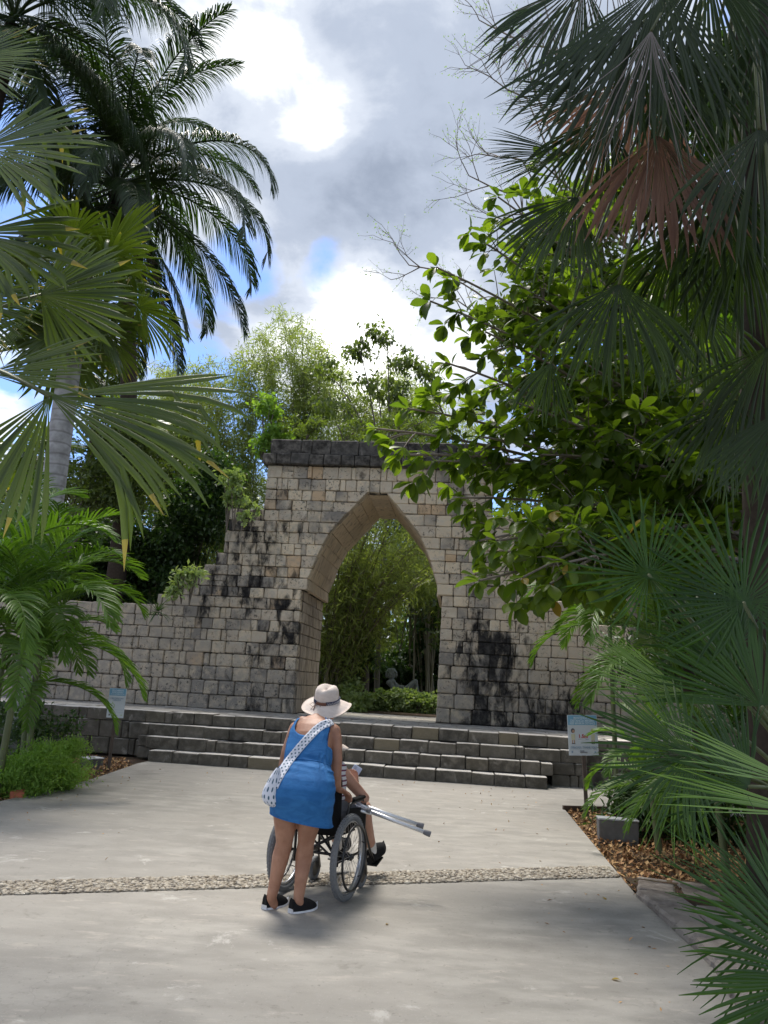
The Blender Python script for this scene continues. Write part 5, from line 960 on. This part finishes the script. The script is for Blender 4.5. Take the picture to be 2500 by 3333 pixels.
# playsuit: open shell over the torso
def topT(th):
    a=abs((th+PI)%(2*PI)-PI)                      # 0 back .. pi front
    def g(c,w): return math.exp(-((a-c)/w)**2)
    base=10.6 if a<1. else 8.9
    if a<.75: base=9.45+1.2*(a/.75)**2.2
    strap=2.9*(g(.86,.12)); 
    if .95<a<2.2: base=8.9+2.*max(0,(1.12-a)/.17) if a<1.12 else 8.9
    if a>=2.2: base=9.6
    return min(12.9,base+strap+2.9*g(2.3,.12))
vs=[];fs=[];uv=[]; N=120; K=60
def wrinkle(t,th):
    w=0
    if 4.5<t<7.6: w+=.0045*math.sin(t*9+th*1.2+math.sin(th*2)*1.5)*math.exp(-((t-6.7)/1.1)**2)
    w+=.0012*math.sin(t*2.3+th*5+math.sin(t*1.7)*2)*math.exp(-((t-1.5)/2.2)**2)*(1 if math.cos(th)>-.3 else .4)
    w+=.0028*math.sin(t*5.-th*3.5)*math.exp(-((t-3.2)/1.8)**2)*max(0,math.sin(th))**1.5
    w+=.003*math.sin(t*3.2+th*7)*math.exp(-((t-9)/1.4)**2)*max(0,math.sin(abs(th)-.3))
    return w
for j in range(N):
    th=2*PI*j/N-PI
    for i in range(K+1): 
        t=topT(th)*i/K; off=.008+wrinkle(t,th)+(.006 if t<1.5 else 0)*(1-t/1.5)-.006*math.exp(-((t-7.1)/.3)**2)+.007*math.exp(-((t-6.2)/.5)**2)+.008*math.exp(-((t-8.)/.6)**2); vs.append(ringpt(t,th,1.,off))
for j in range(N):
    for i in range(K): a=j*(K+1)+i; b=((j+1)%N)*(K+1)+i; fs.append((a,b,b+1,a+1))
mb=MB(); mb.add(vs,fs); dress=mb.build('playsuit',bluec,woman,True); m=dress.modifiers.new('thick','SOLIDIFY'); m.thickness=.004; m.offset=0
# elastic waist seam and hem bands, strap lining
mb=MB(); ring=[ringpt(7.1,2*PI*j/60,1.,.009) for j in range(61)]; mb.tube(ring,.0035,6); mb.build('waist_seam',bluec,dress,True)
mb=MB(); ring=[ringpt(.04,2*PI*j/60,1.,.017) for j in range(61)]; mb.tube(ring,.0032,6); mb.build('hem',bluec,dress,True)
for sg in (1,-1):
    mb=MB(); q=[ringpt(9.4+3.2*i/14,sg*(1.02+.02*i/14-(.16*max(0,(i-5)/9))),1.,.0062) for i in range(15)]; mb.tube(q,.0052,5); mb.build('navy_strap',navy,dress,True)
# shoes
ff=math.radians(-36); shoe('shoe',gz(868,2968,0)-wo,ff,0,woman,.235); shoe('shoe',gz(955,2981,0)-wo,ff-.12,0,woman,.24,mark=(.036,))
# hat
hx=Vector((-.10,-.10,1)).normalized(); hat=empty('sun_hat'); bpy.data.objects.remove(hat)
zA=Vector((-.02,-.36,1)).normalized(); yA=(fd-zA*fd.dot(zA)).normalized(); xA=yA.cross(zA); HO=J(1063,2293,5.91)+Vector((0,0,.022))
def hp(x,y,z): return HO+xA*x+yA*y+zA*z
mb=MB(); N=48; rings=[]
for r,z in ((.182,-.036),(.180,-.040),(.16,-.026),(.135,-.014),(.112,-.004),(.100,.000),(.0945,.008),(.092,.032),(.089,.062),(.084,.088),(.074,.107),(.058,.118),(.04,.120),(.02,.117),(.001,.116)):
    row=[]
    for j in range(N):
        a=2*PI*j/N; c_,s_=math.cos(a),math.sin(a); k=1.+.10*abs(s_)**2 if r<.11 else 1.06; w=0
        if r>.11: w=-.022*(abs(c_)**2)*((r-.1)/.08)*(-1)+.010*math.sin(a*3+.5)*(r-.1)/.08-.012*(r-.1)/.08
        else: w=0.
        dent=0
        if z>.08: dent=-.030*math.exp(-(r*c_/.022)**2)*math.exp(-((r*s_-.0)/.07)**2)*(z-.08)/.04*1.0; k*=1-.10*max(0,s_)*(z-.08)/.04*abs(c_)
        row.append(hp(r*c_,r*s_*k,z+w+dent))
    rings.append(row)
for row in rings: pass
mb.add([p for r_ in rings for p in r_],[(i*N+j,i*N+(j+1)%N,(i+1)*N+(j+1)%N,(i+1)*N+j) for i in range(len(rings)-1) for j in range(N)])
ho=mb.build('hat',hatm,woman,True); m=ho.modifiers.new('thick','SOLIDIFY'); m.thickness=.003; m.offset=-1
def band(name,a0,a1,z0,z1,mat,rr_=.0965,n=30):
    vs=[];k=lambda a:1+.10*abs(math.sin(a))**2
    for i in range(n+1):
        a=a0+(a1-a0)*i/n
        for z in (z0,z1): vs.append(hp((rr_)*math.cos(a),(rr_)*math.sin(a)*k(a),z))
    m=MB(); m.add(vs,[(2*i,2*i+2,2*i+3,2*i+1) for i in range(n)]); o=m.build(name,mat,ho,True); q=o.modifiers.new('t','SOLIDIFY'); q.thickness=.0025; return o
band('hat_band',-1.15,PI+1.25,.006,.031,navy); band('leather_band',-1.95,-1.10,.004,.028,brown,.0975)
mwh=plain('white_thread',(.6,.6,.62),.8)
mb=MB()
for i in range(16):
    a=-1.05+i*.12; q=lambda a_,z_:hp(.0985*math.cos(a_),.0985*math.sin(a_)*(1+.10*abs(math.sin(a_))**2),z_)
    mb.tube([q(a,.010),q(a+.05,.027),q(a+.10,.010)],.0013,4)
mb.build('zigzag_stitching',mwh,ho)
kn=hp(-.035,-.106,.010)
for tgt in (hp(-.085,-.17,-.085),hp(-.05,-.19,-.10),hp(-.035,-.19,-.115),hp(-.03,-.185,-.08)):
    mb=MB(); mb.tube(bez(kn,(kn+tgt)/2+Vector((0,-.03,.02)),tgt,7),.0017,5); mb.ell(tgt,(.003,.003,.006),nu=6,nv=5); mb.build('cord',brown,ho)
for s_ in (-1,1):
    mb=MB(); e=kn+xA*.045*s_-yA*.01-zA*.008; mb.tube([kn,kn+xA*.02*s_+zA*.012-yA*.012,e,kn+xA*.022*s_-zA*.02-yA*.01,kn],.0016,5); mb.build('bow_loop',brown,ho)
# --- polka dot bag worn across the back
def m_polka():
    t=NT('polka_dot_cotton'); u=t.n('ShaderNodeUVMap').outputs[0]; sx=t.n('ShaderNodeSeparateXYZ'); t.L.new(u,sx.inputs[0]); P=.034
    x=t.m('DIVIDE',sx.outputs[0],P); y=t.m('DIVIDE',sx.outputs[1],P*.62); row=t.m('FLOOR',y); xo=t.m('ADD',x,t.m('MULTIPLY',t.m('MODULO',row,2.),.5))
    fx=t.m('SUBTRACT',t.m('FRACT',xo),.5); fy=t.m('MULTIPLY',t.m('SUBTRACT',t.m('FRACT',y),.5),.62); d=t.m('SQRT',t.m('ADD',t.m('MULTIPLY',fx,fx),t.m('MULTIPLY',fy,fy)))
    c=t.mix(t.mr(d,.17,.21),(.06,.12,.17),(.62,.64,.70)); return t.bsdf(c,.85,0,t.bump(t.noise(t.pos((1,1,.5)),22,4),.5,.015),.2)
polka=m_polka()
bag=empty('shoulder_bag',gz(880,2975,0)+Vector((0,0,.75))); tag(bag,'white shoulder bag with dark polka dots hanging at the left hip of the standing woman','bag'); bo=bag.location.copy()
def uvmesh(name,grid,parent,smooth=True,closed=False,uvf=None):
    n=len(grid);m_=len(grid[0]); mb=MB(); mb.add([p for r_ in grid for p in r_],[(i*m_+j,i*m_+j+1,(i+1)*m_+j+1,(i+1)*m_+j) for i in range(n-1) for j in range(m_-1)]); me=mb.mesh(name,polka,smooth); ul=me.uv_layers.new(name='uv'); U=[uvf(i,j) for i in range(n) for j in range(m_)]
    for lp in me.loops: ul.data[lp.index].uv=U[lp.vertex_index]
    return link(name,me,parent)
from mathutils.bvhtree import BVHTree
bpy.context.view_layer.update(); dg=bpy.context.evaluated_depsgraph_get()
bv=BVHTree.FromPolygons([wo+Vector(v) for v in vs_d] if False else [dress.matrix_world@v.co for v in dress.data.vertices],[tuple(p.vertices) for p in dress.data.polygons])
be=bpy.data.objects['body'].evaluated_get(dg); bme=be.to_mesh(); bw=BVHTree.FromPolygons([woman.matrix_world@v.co for v in bme.vertices],[tuple(p.vertices) for p in bme.polygons]); be.to_mesh_clear()
def onback(px,py,Yd,off=.007):
    d=Vector(_ray(px,py)).normalized(); o_=Vector(_O); best=None
    for b in (bv,bw):
        h=b.ray_cast(o_,d)
        if h[0] is not None and (best is None or h[3]<best): best=h[3]
    t=best-off if best is not None and best<(at(px,py,Yd)-o_).length+.3 else None
    return (o_+d*t) if t else at(px,py,Yd)
cl=[(1082,2346,5.74),(1070,2352,5.70),(1052,2358,5.68),(1030,2374,5.62),(1005,2400,5.58),(980,2428,5.54),(955,2458,5.52),(935,2485,5.48),(918,2512,5.42),(903,2538,5.38),(892,2562,5.36)]
grid=[];ac=0;prev=None;acs=[]
import itertools
pts=[]
for (a,b) in zip(cl,cl[1:]):
    for k in range(4): f=k/4; pts.append(tuple(a[i]*(1-f)+b[i]*f for i in range(3)))
pts.append(cl[-1]); last=None; ctr=[]
for i,p in enumerate(pts):
    a=pts[max(0,i-2)];b=pts[min(len(pts)-1,i+2)]; dx,dy=b[0]-a[0],b[1]-a[1]; l=math.hypot(dx,dy); nx,ny=-dy/l,dx/l; row=[]
    for q in (-1,-.6,-.2,.2,.6,1): row.append(onback(p[0]+nx*q*13,p[1]+ny*q*13,p[2])-bo)
    mid=(row[2]+row[3])/2
    if prev is not None: ac+=min(.05,(mid-prev).length)
    prev=mid; acs.append(ac); grid.append(row)
# even out depth along the strap so it does not fold
for _ in range(6):
    for i in range(1,len(grid)-1):
        for j in range(6):
            m_=(grid[i-1][j]+grid[i+1][j])/2; g_=grid[i][j]; 
            if m_.y<g_.y: grid[i][j]=g_*.5+Vector((g_.x,m_.y,g_.z))*.5
    for i in range(len(grid)): 
        ys=[v.y for v in grid[i]]; mn=sum(ys)/6
        for j in range(6): v=grid[i][j]; v.y=v.y*.7+min(v.y,mn)*.3
stp=uvmesh('strap',grid,bag,True,uvf=lambda i,j:(acs[i],j*.0138)); m=stp.modifiers.new('t','SOLIDIFY'); m.thickness=.004; m.offset=0
prof=[(906,2500,.012,.02),(898,2522,.032,.03),(891,2548,.046,.04),(883,2574,.058,.048),(880,2596,.060,.05),(883,2612,.05,.045),(888,2622,.028,.03),(890,2626,.004,.004)]
g2=[]
for (px,py,a,b) in prof:
    c=at(px,py,5.385)-bo; g2.append([c+Vector((math.cos(2*PI*j/24)*a*(1+.07*math.sin(j*2.6)),math.sin(2*PI*j/24)*b*1.1,.006*math.sin(j*1.7))) for j in range(25)])
po=uvmesh('pouch',g2,bag,True,uvf=lambda i,j:(j*.0155,i*.019)); m=po.modifiers.new('s','SUBSURF'); m.levels=1; m.render_levels=1
# ================================================================== WHEELCHAIR
WY=math.radians(-21); wc=empty('wheelchair',(-.335,5.9,0.024),WY); wc.scale=(.9,.9,.9); tag(wc,'black wheelchair with knobbly grey tyres being pushed along the path','wheelchair')
WM=Matrix.Translation((-.335,5.9,.024))@Matrix.Rotation(WY,4,'Z')@Matrix.Scale(.9,4)
def wl(x,y,z): return WM@Vector((x,y,z))
for s_ in (-1,1):
    cx=s_*.265; w=empty('rear_wheel',(cx,0,.318)); w.parent=wc
    mb=MB(); mb.torus((0,0,0),(1,0,0),.289,.026,64,10)
    for i in range(66):
        a=2*PI*i/66
        for q in (-1,0,1):
            aa=a+(.05 if q==0 else 0); rr_=.314 if q==0 else .307; R=Matrix.Rotation(aa,3,'X'); mb.box(R@Vector((q*.0145,rr_,0)),(.011,.010,.016),R)
    mb.build('tyre',tyre,w,False)
    mb=MB(); mb.torus((0,0,0),(1,0,0),.260,.011,64,8,squash=1.3); mb.build('rim',chrome,w,True)
    mb=MB(); mb.torus((s_*.052,0,0),(1,0,0),.236,.0095,56,8); mb.build('hand_rim',blk_m,w,True)
    mb=MB()
    for i in range(6): a=2*PI*i/6+.3; mb.tube([(s_*.010,.256*math.cos(a),.256*math.sin(a)),(s_*.052,.238*math.cos(a),.238*math.sin(a))],.004,5)
    mb.build('hand_rim_tab',blk_m,w)
    mb=MB()
    for i in range(32):
        a=2*PI*i/32; b=a+(.42 if i%2 else -.42); mb.tube([(.022*(1 if i%4<2 else -1),.024*math.cos(b),.024*math.sin(b)),(0,.256*math.cos(a),.256*math.sin(a))],.0015,4,cap=False)
    mb.build('spokes',chrome,w)
    mb=MB(); mb.tube([(-.03,0,0),(.03,0,0)],.026,14); mb.tube([(-.045,0,0),(.045,0,0)],.010,8); mb.build('hub',blk_m,w,True)
    c=empty('caster',(s_*.215,.43,.098)); c.parent=wc
    mb=MB(); mb.torus((0,0,0),(1,0,0),.076,.022,30,10); mb.build('tyre',tyre,c,True); mb=MB(); mb.tube([(-.014,0,0),(.014,0,0)],.058,18); mb.build('rim',blk_m,c)
    mb=MB()
    for q in (-1,1): mb.box((q*.028,.03,.065),(.004,.03,.15),Matrix.Rotation(.4*1,3,'X'))
    mb.box((0,.055,.135),(.06,.035,.012)); mb.tube([(0,.055,.13),(0,.055,.20)],.014,10); mb.build('fork',blk_m,c)
xf=.186
for s_ in (-1,1):
    mb=MB(); x=s_*xf; r=.0115
    mb.tube([(x,-.03,.24),(x,-.03,.55),(x,-.05,.86),(x,-.06,.895),(x,-.10,.90),(x,-.12,.90)],r,9); mb.tube([(x,-.03,.49),(x,.40,.51),(x,.46,.49),(x,.47,.40),(x,.48,.32)],r,9); mb.tube([(x,-.03,.27),(x,.44,.27)],r,9); mb.tube([(x,.43,.22),(x,.43,.50)],r,9); mb.build('side_frame',blk_m,wc,True)
    mb=MB(); mb.tube([(x,-.075,.90),(x,-.15,.90)],.017,12); mb.build('push_handle',grub,wc,True)
    mb=MB(); x2=s_*.232; mb.tube([(x2,.0,.50),(x2,.005,.62),(x2,.04,.69),(x2,.10,.705),(x2,.32,.705),(x2,.375,.68),(x2,.395,.62),(x2,.395,.50),(x2,.39,.30)],.0105,9); mb.build('arm_tube',blk_m,wc,True)
    mb=MB(); mb.add(*hexa([(x2+a*.022,.09+b*.27,.712+c*.028) for a in (-1,1) for b in (0,1) for c in (0,1)],.008,0)); mb.build('arm_pad',black,wc)
    mb=MB(); mb.add(*hexa([(x2+a*.003,.03+b*.34,.50+c*.17-(.03 if (b==1 and c==1) else 0)) for a in (-1,1) for b in (0,1) for c in (0,1)],.002,0)); mb.build('side_panel',black,wc)
    mb=MB(); mb.tube([(x,.44,.47),(x*1.02,.52,.44),(x*1.04,.66,.25),(x*1.05,.78,.13)],.0105,8); mb.build('leg_rest_tube',blk_m,wc,True)
    mb=MB(); mb.add(*hexa([(s_*.165+a*.07,.74+b*.16,.105+c*.012+b*.045) for a in (-1,1) for b in (0,1) for c in (0,1)],.004,0)); mb.build('foot_plate',blk_m,wc)
mb=MB(); mb.tube([(-xf,-.03,.29),(xf,.30,.47)],.0095,8); mb.tube([(xf,-.03,.29),(-xf,.30,.47)],.0095,8); mb.tube([(-xf,-.0,.26),(xf,.0,.50)],.0095,8); mb.tube([(xf,-.0,.26),(-xf,.0,.50)],.0095,8); mb.build('cross_brace',blk_m,wc,True)
mb=MB(); mb.tube([(-.265,0,.318),(.265,0,.318)],.011,8); mb.build('axle',blk_m,wc,True)
def slab(nx,ny,f): 
    m=MB(); vs=[f(i/nx,j/ny,k) for k in (0,1) for i in range(nx+1) for j in range(ny+1)]; o_=(nx+1)*(ny+1); q=lambda i,j,k:k*o_+i*(ny+1)+j; fs=[]
    for i in range(nx):
        for j in range(ny): fs+=[(q(i,j,0),q(i,j+1,0),q(i+1,j+1,0),q(i+1,j,0)),(q(i,j,1),q(i+1,j,1),q(i+1,j+1,1),q(i,j+1,1))]
    for i in range(nx): fs+=[(q(i,0,0),q(i+1,0,0),q(i+1,0,1),q(i,0,1)),(q(i+1,ny,0),q(i,ny,0),q(i,ny,1),q(i+1,ny,1))]
    for j in range(ny): fs+=[(q(0,j+1,0),q(0,j,0),q(0,j,1),q(0,j+1,1)),(q(nx,j,0),q(nx,j+1,0),q(nx,j+1,1),q(nx,j,1))]
    m.add(vs,fs); return m
slab(8,8,lambda u,v,k:(-.205+.41*u,-.045-.055*math.sin(PI*u)*.6-.02*k-.03*v,.47+.42*v)).build('backrest',black,wc,True)
slab(8,4,lambda u,v,k:(-.205+.41*u,-.03+.44*v,.515-.03*math.sin(PI*u)-.02*k)).build('seat',black,wc,True)
# --- seated person
sp_=empty('person',wl(0,.12,0)); sp_.location.z=0; tag(sp_,'person in striped top and white hat sitting in the wheelchair holding a phone','person'); so2=sp_.location.copy()
def K_(x,y,z): return wl(x,y,z)-so2
def J2(px,py,Y): return at(px,py,Y)-so2
mb=MB(); hipc=K_(0,.12,.60); mb.cone(K_(-.09,.11,.60),.105,K_(.09,.11,.60),.105,16); 
for s_ in (-1,1):
    kn_=K_(s_*.15,.56,.60); mb.cone(K_(s_*.095,.12,.60),.09,kn_,.062,16); mb.cone(kn_,.058,K_(s_*.155,.62,.46),.056,14); mb.cone(K_(s_*.155,.62,.46),.056,K_(s_*.165,.78,.24),.036,14); mb.cone(K_(s_*.165,.78,.24),.036,K_(s_*.167,.80,.20),.036)
nk=J2(1074,2475,5.98); hd=J2(1070,2440,6.0); chest=(nk+hipc)/2+Vector((0,0,.05)); mb.cone(hipc+Vector((0,0,.03)),.115,chest,.125,16); mb.cone(chest,.12,nk-Vector((0,0,.10)),.10,16); mb.cone(nk-Vector((0,0,.06)),.055,hd-Vector((0,0,.06)),.048)
sh=J2(1106,2505,5.99); el=J2(1187,2598,6.14); wr=J2(1158,2562,6.33); shl=J2(1030,2500,6.02); mb.cone(nk-Vector((0,0,.07)),.06,sh,.052); mb.cone(sh,.052,(sh+el)/2,.044); mb.cone((sh+el)/2,.044,el,.038); mb.cone(el,.038,(el+wr)/2,.034); mb.cone((el+wr)/2,.034,wr,.023)
mb.cone(nk-Vector((0,0,.07)),.06,shl,.052); el2=K_(-.24,.12,.76); wr2=K_(-.06,.36,.74); mb.cone(shl,.05,el2,.038); mb.cone(el2,.037,wr2,.024)
hand(mb,wr,(-.1,.15,1),(-.55,-.6,.0),-1,.42,.95); hand(mb,wr2,(.8,.5,-.1),(0,0,-1),1,.5,.95)
mb.ell(hd,(.073,.088,.105)); f2=Vector((-.1,1,0)).normalized(); mb.ell(hd+f2*.092-Vector((0,0,.01)),(.012,.018,.02)); mb.ell(hd+f2*.082-Vector((0,0,.05)),(.022,.01,.008))
for s_ in (-1,1): mb.ell(hd+Vector((s_*.074,0,-.01)),(.01,.02,.03)); mb.ell(hd+f2*.08+Vector((s_*.028,0,.02)),(.013,.01,.008))
organic('body',mb,skin2,sp_,.0065,4)
def m_stripe():
    t=NT('striped_cotton'); w=t.n('ShaderNodeTexWave',wave_type='BANDS',bands_direction='Z'); t.L.new(t.pos(),w.inputs[0]); w.inputs['Scale'].default_value=9.; c=t.mix(t.mr(w.outputs[1],.2,.35),(.16,.05,.09),(.62,.60,.60)); return t.bsdf(c,.85,0,None,.2)
mb=MB(); mb.cone(hipc+Vector((0,0,.0)),.128,chest,.137,18); mb.cone(chest,.132,nk-Vector((0,0,.10)),.108,18); mb.cone(nk-Vector((0,0,.075)),.066,sh+(sh-nk)*-.05,.06); mb.cone(nk-Vector((0,0,.075)),.066,shl,.06); organic('striped_top',mb,m_stripe(),sp_,.009,3)
mb=MB(); mb.cone(K_(-.09,.11,.60),.117,K_(.09,.11,.60),.117,16)
for s_ in (-1,1): mb.cone(K_(s_*.095,.12,.60),.103,K_(s_*.11,.28,.60),.09,16)
organic('shorts',mb,m_cloth('grey_shorts',(.10,.10,.11),(.14,.14,.15)),sp_,.009,3)
mb=MB(); mb.ell(hd+Vector((0,-.015,.02)),(.08,.09,.1)); organic('hair',mb,hair,sp_,.01,2)
mb=MB(); N=36; rg=[(.155,-.03),(.14,-.02),(.115,-.006),(.095,0),(.09,.03),(.085,.07),(.06,.09),(.001,.095)]; mb.add([hd+Vector((r_*math.cos(2*PI*j/N),r_*1.1*math.sin(2*PI*j/N),.045+z)) for r_,z in rg for j in range(N)],[(i*N+j,i*N+(j+1)%N,(i+1)*N+(j+1)%N,(i+1)*N+j) for i in range(len(rg)-1) for j in range(N)]); q=mb.build('hat',hatm,sp_,True); m=q.modifiers.new('t','SOLIDIFY'); m.thickness=.003
for s_ in (-1,1):
    mb=MB(); mb.cone(K_(s_*.164,.75,.29),.041,K_(s_*.167,.79,.20),.041,14); mb.cone(K_(s_*.167,.79,.20),.042,K_(s_*.167,.80,.185),.04,12); organic('sock',mb,wsock,sp_,.008,2)
    shoe('shoe',K_(s_*.168,.775,.135),WY-.12,.32,sp_,.26,so=shoe_b)
# phone in the seated person's hand
ph=empty('tmp'); bpy.data.objects.remove(ph)
pc=at(1151,2521,6.36); mb=MB(); mb.add(*hexa([(a*.036,b*.004,c*.074) for a in (-1,1) for b in (-1,1) for c in (-1,1)],.004,0)); pho=mb.build('phone',plain('phone_back',(.45,.52,.66),.25,.1,.03,10,0)); pho.location=pc; pho.rotation_euler=(-.35,.50,-.1); tag(pho,'pale blue phone held up in the hand of the seated person','phone')
mb=MB(); mb.add(*hexa([(-.018+a*.013,-.0055+b*.0015,.052+c*.013) for a in (-1,1) for b in (-1,1) for c in (-1,1)],.003,0)); mb.build('camera_bump',plain('phone_trim',(.3,.35,.45),.3),pho)
# crutches across the lap
def crutch(tip,start,label,L=.93):
    T=Vector(tip); d=(Vector(start)-T).normalized(); R=empty('crutch',T); tag(R,label,'crutch','crutches across the lap'); sd=d.cross(Vector((0,-1,.55))).normalized()
    mb=MB(); mb.tube([d*.03,d*.60],.015,12); mb.build('lower_tube',alu,R,True); mb=MB(); mb.tube([(0,0,0),d*.004,d*.045,d*.055],[.017,.021,.019,.015],12); mb.build('rubber_tip',grub,R,True)
    mb=MB()
    mb.build('x',alu,R) if False else None
    for s_ in (-1,1): mb=MB(); mb.tube([d*.46+sd*.014*s_,d*.56+sd*.022*s_,d*.75+sd*.052*s_,d*1.0+sd*.062*s_,d*L+sd*.066*s_],.010,9); mb.build('bow_tube',alu,R,True)
    mb=MB(); mb.tube([d*.47,d*.50],.022,12); mb.build('collar',grub,R,True); mb=MB(); mb.tube([d*.86-sd*.06,d*.86+sd*.06],.015,10); mb.build('hand_grip',grub,R,True); mb=MB(); mb.tube([d*L-sd*.085,d*L+sd*.085],.02,10); mb.build('armpit_pad',grub,R,True)
crutch(at(1402,2716,6.0),at(1128,2612,6.1),'aluminium crutch lying lower and reaching farthest right across the wheelchair lap'); crutch(at(1379,2690,6.12),at(1128,2604,6.16),'aluminium crutch lying just behind and above the other across the lap')
